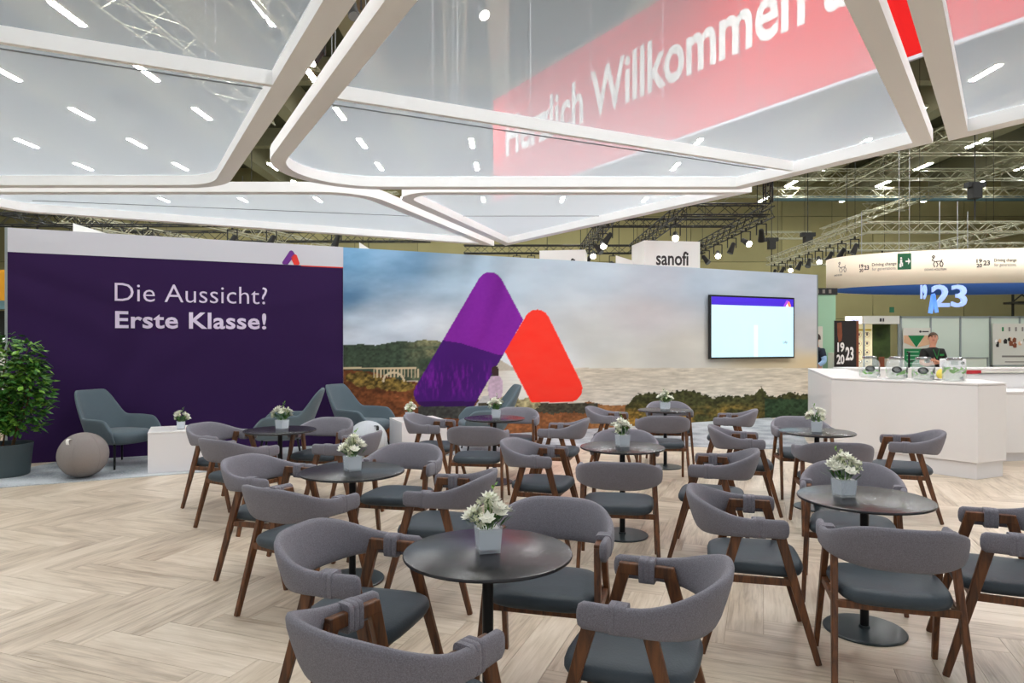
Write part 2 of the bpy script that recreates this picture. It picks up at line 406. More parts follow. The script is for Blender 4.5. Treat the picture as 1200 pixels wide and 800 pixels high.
# strip lamps under the roof
lm_h = MB().box(-0.11, 0.11, -0.68, 0.68, 0.0, 0.09).mesh('housing', 'roof_beam')
lm_t = MB().box(-0.075, 0.075, -0.6, 0.6, -0.03, 0.0).mesh('light_tube', 'lamp_tube')
ROWN = {-19.4: 'far left row', -15.0: 'row left of centre', -10.8: 'row above the purple wall', -6.0: 'row above the left canopy', -1.6: 'central left row',
        2.8: 'central right row', 7.4: 'row above the bar side', 14.0: 'row over the ring banner', 18.6: 'row right of the ring banner', 23.2: 'far right row'}
ORD = ['nearest', 'second', 'third', 'fourth', 'fifth', 'sixth', 'seventh', 'eighth', 'ninth', 'tenth', 'farthest']
for x, rn in ROWN.items():
    for k, y in enumerate((2.2, 5.8, 9.4, 13.0, 16.6, 20.2, 23.8, 27.3, 30.9, 34.2, 38.0)):
        if x in (2.8,) and 16 < y < 25 or (x == -1.6 and 16 < y < 22): continue
        o = empty('ceiling_lamp', f'strip lamp under the hall roof, {ORD[k]} of the {rn}', 'ceiling lamp', (x, y, 9.6), 0, 'strip lamps under the hall roof')
        c = bpy.data.objects.new('housing', lm_h); C.objects.link(c); c.parent = o
        c2 = bpy.data.objects.new('light_tube', lm_t); C.objects.link(c2); c2.parent = c
        h = MB().tube((0,0,0.09), (0,0,1.3), 0.012, n=4).build('hanger', 'wire', o)

# ------------------------------------------------------------------ trusses
def truss(p, q, w, label, m='truss_metal', step=None, r=0.024):
    p = Vector(p); q = Vector(q); d = (q-p); L = d.length; d.normalize()
    s = Vector((-d.y, d.x, 0)).normalized() if abs(d.z) < 0.9 else Vector((1,0,0)); u = d.cross(s)
    t = empty('truss', label, 'truss', p, 0, 'lighting trusses')
    offs = [s*w/2+u*w/2, s*w/2-u*w/2, -s*w/2-u*w/2, -s*w/2+u*w/2]
    for o in offs: MB().tube(o, o+d*L, r, n=6).build('chord', m, t)
    lat = MB(); step = step or w*1.1; n = max(1, int(L/step))
    for k in range(n):
        a0 = L*k/n; a1 = L*(k+1)/n
        for i in range(4):
            A, B = offs[i], offs[(i+1) % 4]
            if k % 2: A, B = B, A
            lat.tube(A+d*a0, B+d*a1, r*0.55, n=3, caps=False)
    tag(lat.build('lattice', m, t), kind='stuff')
    for a0 in (0.12, 0.88):
        c0 = d*L*a0+u*0; MB().tube(c0, c0+Vector((0,0,12.38-p.z-c0.z)), 0.009, n=4).build('hanger', 'truss_black', t)
    return t
# rig behind the mural wall (black)
truss((4.9, 20, 5.5), (7.5, 20, 5.5), 0.32, 'black cross truss above the white sign, its right end by the hoist', 'truss_black')
for x, nm in ((3.0, 'left'), (5.0, 'middle'), (7.6, 'right')):
    truss((x, 20.2, 5.5), (x, 28.2, 5.5), 0.32, f'black truss running away above the mural, {nm} of the three', 'truss_black')
truss((-2.0, 28.4, 5.5), (8.0, 28.4, 5.5), 0.32, 'black rear cross truss low behind the white signs', 'truss_black')
truss((-1.0, 24.4, 5.9), (8.0, 24.4, 5.9), 0.26, 'black thin cross truss halfway along the rig above the mural', 'truss_black')
truss((7.5, 20, 5.7), (7.5, 20, 6.6), 0.2, 'short upright black truss stub under the chain hoist', 'truss_black')
# rig over the ring banner
truss((12.2, 23.6, 5.6), (28, 23.6, 5.6), 0.34, 'silver front truss directly above the cream ring banner')
truss((12.2, 23.8, 5.6), (12.6, 33.4, 5.6), 0.34, 'silver side truss running away left of the ring banner')
truss((12.4, 28.4, 5.6), (28, 28.4, 5.6), 0.3, 'silver middle cross truss over the ring banner rig')
truss((12.6, 33.6, 5.6), (28, 33.6, 5.6), 0.3, 'silver rear cross truss over the ring banner rig')
truss((17.6, 23.8, 5.6), (17.6, 33.4, 5.6), 0.3, 'silver inner truss running away above the ring banner')
truss((22.4, 23.8, 5.6), (22.4, 33.4, 5.6), 0.3, 'silver inner truss at the right above the ring banner')
# high trusses under the roof
for y, z, nm in ((26, 9.0, 'nearest'), (30, 9.0, 'middle'), (34, 9.1, 'farthest')):
    truss((6, y, z), (34, y, z), 0.42, f'long silver truss high under the roof on the right, {nm} of three')
truss((16, 20, 9.3), (16, 34, 9.3), 0.4, 'silver truss running lengthwise high under the roof on the right')
truss((21.5, 22, 9.3), (21.5, 36, 9.3), 0.4, 'silver truss running lengthwise high at the far right')
truss((11, 24, 9.3), (11, 36, 9.3), 0.4, 'silver truss running lengthwise high beside the canopy corner')
truss((19.6, 38, 9.2), (22, 38, 9.2), 0.4, 'short silver truss in front of the upper far wall')
truss((13.8, 38, 7.6), (16.6, 38, 7.6), 0.36, 'short silver truss low in front of the olive far wall')
truss((17.0, 37.5, 7.7), (20.4, 34.5, 8.9), 0.36, 'slanted silver truss rising in front of the far wall')
# left side, seen through the canopy gauze
truss((-6.9, 10, 7.6), (-6.5, 18, 7.6), 0.5, 'wide silver truss above the left canopy, running away')
truss((-4.7, 9.5, 7.6), (-4.3, 14.5, 7.6), 0.5, 'wide silver truss above the gap between the canopies')
truss((-16, 30, 8.4), (-5, 30, 8.4), 0.42, 'silver cross truss far behind the left canopy, upper')
truss((-24, 26, 7.0), (-8, 26, 7.0), 0.4, 'silver cross truss far behind the left canopy, lower')
truss((-18, 21, 5.4), (-3, 21, 5.4), 0.36, 'black cross truss above the white band of the purple wall', 'truss_black')
truss((-18, 25, 5.5), (-3, 25, 5.5), 0.36, 'black second cross truss behind the purple wall', 'truss_black')
truss((-9.5, 21, 5.4), (-6.5, 31, 5.4), 0.34, 'silver truss slanting away behind the purple wall, right one')
truss((-14, 21, 5.5), (-11, 31, 5.5), 0.34, 'silver truss slanting away behind the purple wall, left one')
truss((-17, 16.5, 5.8), (-14, 30, 5.8), 0.34, 'black truss at the far left edge beside the purple wall', 'truss_black')
truss((-3.5, 13, 8.6), (4.0, 13, 8.6), 0.45, 'silver cross truss high above the central canopy')
truss((-1.0, 12, 8.6), (-1.7, 20, 8.6), 0.45, 'silver truss running away high above the central canopy')
truss((0.1, 24.2, 10.4), (13.9, 1.8, 10.4), 0.4, 'silver truss carrying the red welcome banner')
# pipe and hoists
MB().tube((14, 36.5, 9.35), (36, 36.5, 9.35), 0.16, n=12).build('duct_pipe', 'teal_panel', smooth=True); tag(bpy.data.objects['duct_pipe'], 'pale blue pipe running under the roof at the right', 'pipe')
mat('hoist_black', (30, 30, 28), 0.6)
for x, y, z, lb in ((7.5, 20, 7.0, 'black chain hoist above the right end of the black rig'), (16.0, 23.6, 6.6, 'black chain hoist above the ring banner, nearest the centre'),
                    (20.4, 23.6, 6.7, 'black chain hoist above the ring banner at the right'), (13.0, 30, 5.9, 'black chain hoist left of the silver rig, before the olive wall'),
                    (12.7, 33.4, 6.2, 'small black chain hoist low on the silver side truss'), (-9.5, 21, 6.1, 'black chain hoist behind the purple wall')):
    h = empty('chain_hoist', lb, 'hoist', (x, y, z), 0, 'chain hoists')
    MB().box(-0.16, 0.16, -0.16, 0.16, 0, 0.5).box(-0.3, 0.3, -0.12, 0.12, 0.38, 0.55).build('motor', 'hoist_black', h)
    MB().tube((0,0,-0.8), (0,0,0), 0.025, n=6).build('hook_chain', 'hoist_black', h)
    MB().tube((0,0,0.5), (0,0,10.85-z), 0.018, n=5).build('chain', 'truss_black', h)

# ------------------------------------------------------------------ stage lights
def stage_light(lit):
    t = empty('stage_light')
    lb_ = MB().lathe([(0.05,0.2),(0.075,0.17),(0.085,0.0),(0.11,-0.16),(0.11,-0.2)], 14).build('lamp_body', 'hoist_black', t, smooth=35)
    MB().lathe([(0.102,-0.203),(0.102,-0.199)], 14).build('lens', 'lens_on' if lit else 'lens_off', lb_)
    MB().bar((-0.15,0,0), (-0.15,0,0.34), 0.03).bar((0.15,0,0), (0.15,0,0.34), 0.03).bar((-0.165,0,0.34), (0.165,0,0.34), 0.03).bar((0,0,0.34), (0,0,0.46), 0.05).build('yoke', 'hoist_black', t)
    freeze(t); return t
SL = [stage_light(False), stage_light(True)]; used = [False, False]
def put_light(lit, loc, tx, ty, label):
    if not used[lit]: o = SL[lit]; used[lit] = True
    else: o = copy_tree(SL[lit])
    o.location = loc
    for ch in o.children:
        if ch.name.startswith('lamp_body'): ch.rotation_euler = (tx, ty, 0)
    tag(o, label, 'stage light', 'stage lights on the trusses')
k = 0
EDGE = ['first', 'second', 'third', 'fourth', 'fifth', 'sixth', 'seventh', 'eighth', 'ninth', 'tenth']
for row, (pts, nm) in enumerate([
    ([(3.0, 21.4), (3.0, 22.6), (3.0, 23.8), (3.0, 25.2), (3.0, 26.6), (3.0, 27.6)], 'left black truss above the mural'),
    ([(5.0, 20.9), (5.0, 24.2), (5.0, 25.2), (5.0, 26.2), (5.0, 27.2)], 'middle black truss above the mural'),
    ([(7.6, 20.8), (7.6, 22.2), (7.6, 23.6), (7.6, 25.2), (7.6, 26.8)], 'right black truss above the mural'),
    ([(0.2, 28.4), (0.8, 28.4), (1.6, 28.4), (2.3, 28.4), (4.2, 28.4), (6.2, 28.4)], 'rear black truss above the mural')]):
    for i, (x, y) in enumerate(pts):
        lit = 1 if (i+row) % 2 == 1 else 0
        put_light(lit, (x, y, 4.89), (-1.0 if lit else 0.6*math.sin(i*2.1+row)), 0.6*math.cos(i*1.7+row),
                  f'{"glowing" if lit else "dark"} stage spotlight, {EDGE[i]} along the {nm}')
for i in range(9):
    put_light(1 if i in (3, 6) else 0, (12.25+0.045*i, 24.4+1.05*i, 4.97), (-0.9 if i in (3, 6) else 0.4*math.sin(i*1.3)), 0.4,
              f'small stage spotlight, {EDGE[i]} along the silver side truss by the ring banner')
for i, x in enumerate((14.0, 15.4, 17.0, 18.6, 20.2, 21.8)):
    put_light(1 if i in (2, 5) else 0, (x, 28.4, 4.99), (-0.9 if i in (2, 5) else 0.3), 0.3*math.cos(i), f'stage spotlight, {EDGE[i]} along the middle truss above the ring banner')
for i, (x, y, z) in enumerate(((-16, 21, 4.75), (-14.6, 21, 4.75), (-13, 21, 4.75), (-11.2, 21, 4.75), (-8.6, 21, 4.75), (-7.4, 21, 4.75), (-5.4, 21, 4.75))):
    put_light(1 if i in (4,) else 0, (x, y, z), 0.5*math.sin(i), 0.3, f'stage spotlight, {EDGE[i]} from the left on the black truss behind the purple wall')
for i, (x, y, z) in enumerate(((-3.6, 12.6, 6.9), (-6.6, 13.4, 6.9), (-3.0, 12.9, 7.9), (-0.6, 12.9, 7.9), (-1.2, 14.5, 7.9), (-1.45, 17, 7.9))):
    put_light(1 if i in (0, 3) else 0, (x, y, z), -0.5, 0.5*math.cos(i), f'stage spotlight seen through the white gauze canopy, {EDGE[i]} from the left rig')

# ------------------------------------------------------------------ red welcome banner
P0 = Vector((-0.62, 23.8, 0)); BD = Vector((0.5245, -0.8514, 0)); BN = Vector((-0.8514, -0.5245, 0)); BL = 22.5
Mb = axes(BD, (0,0,1), BN, P0)
bn = empty('welcome_banner', 'large red hanging banner with white welcome lettering behind the canopy', 'banner', P0)
MB().box(0, BL, 6.5, 10.05, -0.03, 0.03, Matrix.Translation(-P0) @ Mb).build('banner_fabric', 'red_banner', bn)
MB().box(0, BL, 6.44, 6.5, -0.035, 0.035, Matrix.Translation(-P0) @ Mb).build('bottom_rail', 'white_band', bn)
o = text('lettering', 'Herzlich Willkommen a', Matrix.Translation(-P0) @ Mb @ Matrix.Translation((0.86, 7.86, 0.032)), 'white_print', bn, width=12.3, height=1.32, bold=0.022)

# ================================================================== stand floor
WD = Vector((0.908, 0.419, 0)).normalized(); WN = Vector((WD.y, -WD.x, 0)); A0 = Vector((-6.65, 9.0, 0))   # line of the stand wall
WANG = math.atan2(WD.y, WD.x)
def wp(s, out=0.0, z=0.0): return A0 + WD*s + WN*out + Vector((0,0,z))
sub = MB().box(-12, 14, -2, 19, -0.012, -0.004).build('floor', 'plank_joint'); tag(sub, 'pale oak herringbone floor of the stand', kind='structure')
PL, PW = 1.0, 0.2
def plank_mesh():
    me = MB().box(0.0012, PL-0.0012, 0.0012, PW-0.0012, -0.004, 0.0).mesh('plank', 'oak_plank')
    uv = me.uv_layers.new(name='grain')
    for l in me.loops:
        c = me.vertices[l.vertex_index].co; uv.data[l.index].uv = (c.x, c.y)
    return me
pm = plank_mesh(); fang = WANG - PI/4; cf, sf = math.cos(fang), math.sin(fang)
cand = []
for j in range(-9, 12):
    for n in range(-70, 90):
        for vert in (0, 1):
            if vert: lx, ly = n*PW+PL+2*PL*j, n*PW+PW-PL; cx, cy = lx+PW/2, ly+PL/2
            else: lx, ly = n*PW+2*PL*j, n*PW; cx, cy = lx+PL/2, ly+PW/2
            X = cx*cf-cy*sf; Y = cx*sf+cy*cf
            if not (-11 < X < 12 and -1 < Y < 17): continue
            # under the stand only: in front of the wall line
            if (Vector((X, Y, 0))-A0).dot(WN) < -0.3: continue
            cand.append((vert, lx, ly, X, Y))
def vis(c):
    _, _, _, X, Y = c
    if Y < 2.9 or abs(X) > 0.76*Y+0.35: return 99
    carp = (Vector((X, Y, 0))-A0).dot(WN) < 1.25
    return Y + (20 if carp else 0)
cand.sort(key=vis)
near, rest = cand[:300], cand[300:]
for vert, lx, ly, X, Y in near:
    o = bpy.data.objects.new('plank', pm); C.objects.link(o); o.parent = sub
    px_, py_ = (lx+PW, ly) if vert else (lx, ly)
    o.location = (px_*cf-py_*sf, px_*sf+py_*cf, 0); o.rotation_euler.z = fang + (PI/2 if vert else 0)
vs, fs, uvs, tone = [], [], [], []
for vert, lx, ly, X, Y in rest:
    a, b = (PW, PL) if vert else (PL, PW); g = 0.0012; q = len(vs)
    cr = [(lx+g, ly+g), (lx+a-g, ly+g), (lx+a-g, ly+b-g), (lx+g, ly+b-g)]
    for z in (0.0, -0.004): vs += [(x*cf-y*sf, x*sf+y*cf, z) for x, y in cr]
    fs += [(q, q+1, q+2, q+3)] + [(q+i, q+4+i, q+4+(i+1) % 4, q+(i+1) % 4) for i in range(4)]
    uc = [(0,0), (0,PW), (PL,PW), (PL,0)] if vert else [(0,0), (PL,0), (PL,PW), (0,PW)]
    uvs += [uc[0], uc[1], uc[2], uc[3]] + [uc[i] for i in range(4) for _ in range(4)]
    tone += [random.random()]*5
me = bpy.data.meshes.new('plank_field'); me.from_pydata(vs, [], fs); me.materials.append(MATS['oak_plank'])
uv = me.uv_layers.new(name='grain'); uv.data.foreach_set('uv', np.array(uvs, dtype=np.float32).ravel())
at = me.attributes.new('tone', 'FLOAT', 'FACE'); at.data.foreach_set('value', tone)
o = bpy.data.objects.new('plank_field', me); C.objects.link(o); o.parent = sub; tag(o, kind='stuff')
# carpet along the wall
cpts = [(-6.12, 9.2), (-6.25, 8.2), (-7.3, 6.98), (-5.65, 7.55), (-3.8, 8.47), (-0.87, 9.75), (1.2, 10.45), (2.6, 10.6), (3.8, 10.3), (4.6, 10.4), (4.75, 11.0), (5.35, 12.7), tuple(wp(13.4, 0.02).xy), tuple(wp(0.62, 0.02).xy)]
cl = [tuple(p) for p in cpts]
o = MB().prism(cl, 0.0005, 0.009).build('carpet', 'carpet_grey'); tag(o, 'pale grey mottled carpet laid along the foot of the stand wall', 'carpet')

# ================================================================== stand walls
WH = 3.12; S1 = 4.372; S2 = 14.79
Mw = axes(WD, (0,0,1), WN, A0)          # x along wall, y up, z out of wall
wl = MB().box(0, S1, 0, WH, -0.16, 0.0, Mw).build('wall_left', 'purple_print'); tag(wl, 'dark purple stand wall with white lettering and a white top band', kind='structure')
MB().box(-0.004, S1, 2.805, WH+0.004, -0.164, 0.006, Mw).build('white_top_band', 'white_band', wl)
MB().box(-0.03, 0.0, 0, WH+0.004, -0.17, 0.008, Mw).build('edge_profile', 'alu', wl)
def wall_sz(u, v):
    """where the sight line of a photo measurement meets the stand wall: (along, height)"""
    r = (u-600)/800.0; s = (r*A0.y - A0.x)/(WD.x - r*WD.y); y = A0.y+WD.y*s
    return s, 1.6 + (402-v)*y/800.0
def wtext(body, u0, v0, u1, vcap, m, parent, bold, out=0.004, spacing=1.0, hfac=1.0):
    s0, z0 = wall_sz(u0, v0); s1, _ = wall_sz(u1, v0); zc = wall_sz(u0, vcap)[1]
    return text('lettering', body, Mw @ Matrix.Translation((s0, z0, out)), m, parent, width=s1-s0, height=(zc-z0)*hfac, bold=bold, thick=0.003, spacing=spacing)
wtext('Die Aussicht?', 134.5, 352.5, 313, 331, 'letter_lilac', wl, -0.006)
wtext('Erste Klasse!', 135, 384.5, 312, 364, 'letter_lilac', wl, 0.021, spacing=1.04)
def pill(pts, r, k=6):
    """rounded polygon: corners given with radii"""
    out = []; n = len(pts)
    for i in range(n):
        p = Vector(pts[i]); a = Vector(pts[i-1]); b = Vector(pts[(i+1) % n]); rr = r[i] if isinstance(r, (list, tuple)) else r
        da = (a-p); db = (b-p); la, lb = da.length, db.length; da.normalize(); db.normalize()
        if rr <= 0: out.append((p.x, p.y)); continue
        ang = da.angle(db); t = min(rr/math.tan(ang/2), la*0.49, lb*0.49); re = t*math.tan(ang/2)
        bis = (da+db).normalized(); c = p + bis*(re/math.sin(ang/2)); s0 = p+da*t; s1 = p+db*t
        v0 = s0-c; v1 = s1-c; tot = v0.angle_signed(v1)
        for q in range(k+1):
            th = -tot*q/k; out.append((c.x+v0.x*math.cos(th)-v0.y*math.sin(th), c.y+v0.x*math.sin(th)+v0.y*math.cos(th)))
    return out
# small emblem on the top band, with the thin red rule beside it
lp = [(1.6+x, z) for x, z in ((0,0), (0.17,0), (0.30,0.185), (0.205,0.32))]
s0, z0 = wall_sz(329, 309.8)
def emb(parent, s, z, k, out):
    P = pill([(s, z), (s+0.125*k, z), (s+0.255*k, z+0.19*k), (s+0.185*k, z+0.30*k)], [0.03*k, 0, 0, 0.05*k])
    MB().prism(P, out, out+0.004, Mw).build('emblem_bar', 'purple_logo', parent)
    R = pill([(s+0.235*k, z), (s+0.345*k, z), (s+0.265*k, z+0.235*k), (s+0.175*k, z+0.125*k)], [0, 0.03*k, 0.05*k, 0])
    MB().prism(R, out, out+0.004, Mw).build('emblem_bar', 'red_logo', parent)
emb(wl, s0, 2.807, 0.83, 0.006)
MB().box(s0+0.3, S1, 2.79, 2.806, 0.001, 0.006, Mw).build('red_rule', 'red_logo', wl)

# ------------------------------------------------------------------ mural print (colours of the printed landscape, per vertex)
def fbm(x, y, seed, oct=4):
    r = np.random.default_rng(seed); tot = np.zeros_like(x); amp = 1.0; nrm = 0
    for o in range(oct):
        g = r.random((97, 97)); xi = np.floor(x).astype(int); yi = np.floor(y).astype(int)
        fx = x-xi; fy = y-yi; fx = fx*fx*(3-2*fx); fy = fy*fy*(3-2*fy)
        a = g[xi % 97, yi % 97]; b = g[(xi+1) % 97, yi % 97]; c = g[xi % 97, (yi+1) % 97]; d = g[(xi+1) % 97, (yi+1) % 97]
        tot += amp*((a*(1-fx)+b*fx)*(1-fy)+(c*(1-fx)+d*fx)*fy); nrm += amp; amp *= 0.5; x = x*2.03+17; y = y*2.03+31
    return tot/nrm
def inside(u, v, poly):
    r = np.zeros(u.shape, bool); n = len(poly)
    for i in range(n):
        x0, y0 = poly[i]; x1, y1 = poly[(i+1) % n]
        if y0 == y1: continue
        c = ((y0 > v) != (y1 > v)) & (u < (x1-x0)*(v-y0)/(y1-y0)+x0); r ^= c
    return r
def paint(u, v):
    K = [(405,300,(112,160,192)), (405,345,(120,158,186)), (430,370,(196,206,212)), (470,310,(140,178,204)), (410,395,(205,208,212)), (480,380,(214,218,220)),
         (540,320,(186,206,216)), (520,390,(216,214,210)), (620,310,(206,218,222)), (700,320,(212,220,222)), (700,400,(226,220,206)), (640,420,(236,232,224)),
         (780,330,(206,206,208)), (760,370,(218,206,198)), (820,330,(196,206,212)), (900,330,(192,198,202)), (950,340,(196,196,200)), (800,410,(224,212,192)),
         (900,425,(230,206,166)), (950,400,(214,206,198)), (950,428,(230,200,150)), (720,428,(236,226,204)), (600,428,(238,236,230))]
    w = 0; col = np.zeros(u.shape+(3,))
    for a, b, c in K:
        k = 1/((u-a)**2+(1.7*(v-b))**2+300)**1.6; w = w+k; col += k[...,None]*np.array(c, float)
    col /= w[...,None]
    cl = fbm(u*0.018, v*0.045, 3, 5); left = np.clip((600-u)/200, 0, 1)
    col += ((cl-0.5)*(30+75*left))[...,None]*np.array([1.0, 0.95, 0.85])
    col *= np.array([0.955, 0.985, 1.035])
    def put(mask, c, noise=None, amt=0):
        cc = np.array(c, float)[None, :]*np.ones((mask.sum(), 3))
        if noise is not None: cc = cc*(1+amt*(noise[mask]-0.5)*2)[:,None]
        col[mask] = cc
    wave = fbm(u*0.09, v*0.8, 5, 4); tex = fbm(u*0.32, v*0.42, 7, 4); big = fbm(u*0.05, v*0.12, 9, 3)
    # sea and its haze
    sea = v > 431+0*u
    t = np.clip((v-431)/45, 0, 1)[...,None]; sc = (1-t)*np.array([212,200,180.])+t*np.array([216,206,192.])
    sc = sc + ((wave-0.5)*70)[...,None]
    br = np.clip(1-((u-606)/42)**2, 0, 1)[...,None]; sc = sc*(1-0.7*br)+np.array([244,244,240.])*0.7*br
    col[sea] = sc[sea]
    # hills
    top1 = np.interp(u, [395,425,440,458,470,482,497,512,530,560,575,583], [404,403,404.5,401,399,400.5,397.5,399,404,412,424,433])
    hill = (v > top1+1.2*(tex-0.5)) & (v < 446) & (u < 583)
    sun = np.clip((u-470)/30, 0, 1)*np.clip((560-u)/40, 0, 1)*np.clip((big-0.35)*3, 0, 1)
    hc = np.array([62,76,60.])+sun[...,None]*np.array([66,50,34.]); hc = hc*(0.6+0.8*tex)[...,None]
    col[hill] = hc[hill]
    far = (v > np.interp(u, [580,590,600,608], [418,424,430,433])) & (v < 434) & (u >= 578) & (u < 608); put(far, (196,186,170), tex, 0.08)
    # earth, bushes at left
    et = np.interp(u, [395,440,470,500,560,590], [432,436,446,448,468,480])
    ea = (v > et) & (u < 600)
    ec = np.array([128,74,42.])*(0.55+0.7*tex)[...,None]*(0.7+0.6*big)[...,None]
    col[ea] = ec[ea]
    bsh = [((424,444),(11,9)), ((436,447),(10,8)), ((458,450),(16,7)), ((470,452),(14,6)), ((412,442),(7,5))]
    for (a, b), (ra, rb) in bsh:
        m = ((u-a)/ra)**2+((v-b)/rb)**2 < 0.7+0.8*tex; put(m, (112,92,44), tex, 0.9)
    # bridge
    br_ = (v > 430.3) & (v < 432.2) & (u > 402) & (u < 488); put(br_, (214,194,158))
    for q in range(438, 492, 4): put((abs(u-q) < 0.8) & (v > 432) & (v < 442), (206,186,152))
    arch = (np.hypot((u-461)/13.5, (v-447)/12) < 1) & (np.hypot((u-461)/11, (v-447)/9.6) > 1) & (v < 447); put(arch, (216,198,164))
    # pale path by the figure
    put(inside(u, v, [(552,480),(566,464),(577,462),(580,480)]), (196,192,190), tex, 0.1)
    # foreground earth and bushes from the middle to the right
    gt = np.interp(u, [590,600,625,660,690,705,722,735,960], [478,474,474,476,470,474,475,474,478])
    g = (v > gt+2*(tex-0.5)) & (u > 588)
    gc = np.array([150,94,56.])*(0.6+0.65*tex)[...,None]*(0.75+0.5*big)[...,None]
    sand = np.exp(-((u-712)/26)**2)[...,None]; gc = gc*(1-0.5*sand)+np.array([186,140,86.])*0.5*sand*(0.7+0.6*tex)[...,None]
    col[g] = gc[g]
    low = (v > 472) & (u > 560) & (u < 700) & (v < 484+8*(tex-0.5)); lo = np.array([74,70,56.])*(0.5+0.9*tex)[...,None]; col[low] = lo[low]
    m = (np.hypot((u-596)/12, (v-472)/9) < 0.75+0.6*tex) | (np.hypot((u-618)/16, (v-473)/7) < 0.7+0.5*tex); put(m, (150,140,104), tex, 0.6)
    bt = np.interp(u, [733,745,760,775,790,805,820,835,850,870,885,892,900,915,925,935,960], [476,462,459,461,459,456,460,466,463,464,460,452,464,464,458,462,463])
    b_ = (v > bt+7*(tex-0.5)) & (u > 732) & (u < 960)
    warm = np.clip((v-470)/14, 0, 1)*np.clip((big-0.3)*2.5, 0, 1)*np.clip((905-u)/20, 0, 1)
    bc = np.array([66,66,36.])+warm[...,None]*np.array([110,66,20.]); bc = bc*(0.4+1.2*tex)[...,None]; col[b_] = bc[b_]
    dg = (v > 467+4*(tex-0.5)) & (u > 896); put(dg, (44,64,42), tex, 0.5)
    # the two emblem shapes
    PU = pill([(574.5,303), (613,374.5), (553.5,478), (472,478)], [15,0,0,17]); RE = pill([(630.2,346), (692,471), (622.2,471), (591.2,412)], [15,16,0,0])
    pu = inside(u, v, PU); re = inside(u, v, RE)
    g = col.mean(-1)/255.0; mt = np.interp(u, [470,515,540,585], [404,398,402,416])
    up = v < mt
    pc = np.where(up[...,None], np.array([130,36,160.])+((tex-0.5)*8)[...,None]-((v-330)[...,None]*np.array([-0.06,0.0,-0.02])), np.array([72,22,112.])+0*g[...,None])
    streak = 0.6*np.clip((fbm(u*0.4, v*0.1, 21, 4)-0.48)*4, 0, 1)*np.clip((v-420)/15, 0, 1)*np.clip((470-v)/10, 0, 1)
    pc = pc + streak[...,None]*np.array([70,10,60.]); pc = pc*np.where(v > 470, 0.75, 1.0)[...,None]
    col[pu] = pc[pu]
    rc = np.array([262,60,44.])+((big-0.5)*14)[...,None]*np.array([0.5,1,1]); col[re] = rc[re]
    put((v > 476) & (v < 490) & (u > 490) & (u < 556), (66,66,62), tex, 0.4)
    # printed figure seen from behind
    put((np.hypot((u-580), (v-434)/1.25) < 4.4) | (np.hypot(u-581.5, (v-438)/1.4) < 3.0), (64,46,44))
    put(inside(u, v, [(575,441),(585,440),(588.5,446),(589,458),(587,466),(573,466),(571.5,458),(572,446)]), (206,178,198), tex, 0.12)
    put(inside(u, v, [(574,466),(586,466),(585,474),(575,474)]), (120,92,92))
    return np.clip(col*0.965, 3, 250)
NS, NZ = 700, 212
ss = np.linspace(S1, S2, NS); zz = np.linspace(0, WH, NZ); SS, ZZ = np.meshgrid(ss, zz)
XX = A0.x+WD.x*SS; YY = A0.y+WD.y*SS
col = paint(600+800*XX/YY, 402-800*(ZZ-1.6)/YY)/255.0
col = np.where(col <= 0.04045, col/12.92, ((col+0.055)/1.055)**2.4)
co = np.stack([XX+WN.x*0.012, YY+WN.y*0.012, ZZ], -1).reshape(-1, 3)
idx = np.arange(NS*NZ).reshape(NZ, NS); fq = np.stack([idx[:-1,:-1], idx[:-1,1:], idx[1:,1:], idx[1:,:-1]], -1).reshape(-1, 4)
me = bpy.data.meshes.new('landscape_print'); me.from_pydata(co.tolist(), [], fq.tolist())
ca = me.color_attributes.new('print', 'FLOAT_COLOR', 'POINT')
ca.data.foreach_set('color', np.concatenate([col.reshape(-1, 3), np.ones((NS*NZ, 1))], 1).astype(np.float32).ravel())
me.materials.append(MATS['printed_fabric'])
wm = MB().box(S1, S2, 0, WH, -0.16, 0.010, Mw).build('wall_front', 'white_band'); tag(wm, 'stand wall printed with a coastal landscape and purple and red emblem', kind='structure')
o = bpy.data.objects.new('landscape_print', me); C.objects.link(o); o.parent = wm
MB().box(S2, S2+0.03, 0, WH+0.004, -0.17, 0.016, Mw).build('edge_profile', 'alu', wm)

# television on the mural
ta, tz1 = wall_sz(827, 345.5); tb, tz0 = wall_sz(925.5, 421)
_, tz0 = wall_sz(827, 420.5); 
tv = empty('television', 'wide wall television with pale blue slide and violet title bar', 'television', wp((ta+tb)/2, 0.06, 0))
T = Matrix.Translation(-tv.location) @ Mw
MB().box(ta, tb, tz0, tz1, 0.07, 0.13, T).build('bezel', 'bezel', tv, bevel=0.004)
MB().box(ta+0.3, tb-0.3, tz0+0.3, tz1-0.3, 0.012, 0.07, T).build('wall_mount', 'black_metal', tv)
b = 0.035; w_ = tb-ta
sc = MB().box(ta+b, tb-b, tz0+b, tz1-b, 0.13, 0.132, T).build('screen', 'screen_cyan', tv)
MB().box(ta+b, tb-b, tz1-b-0.165, tz1-b, 0.132, 0.134, T).build('title_bar', 'screen_violet', sc)
MB().box(ta+w_*0.5, ta+w_*0.55, tz0+b, tz1-0.6, 0.132, 0.1335, T).build('pale_stripe', 'screen_pale', sc)
text('screen_lettering', 'Lilly', T @ Matrix.Translation((tb-0.33, tz0+0.3, 0.132)), 'ink', sc, width=0.12, height=0.07, thick=0.001)
e0 = tb-0.34; ez = tz1-b-0.165
MB().prism(pill([(e0, ez), (e0+0.08, ez), (e0+0.16, ez+0.1), (e0+0.12, ez+0.16)], [0.02,0,0,0.03]), 0.134, 0.136, T).build('screen_emblem', 'screen_magenta', sc)
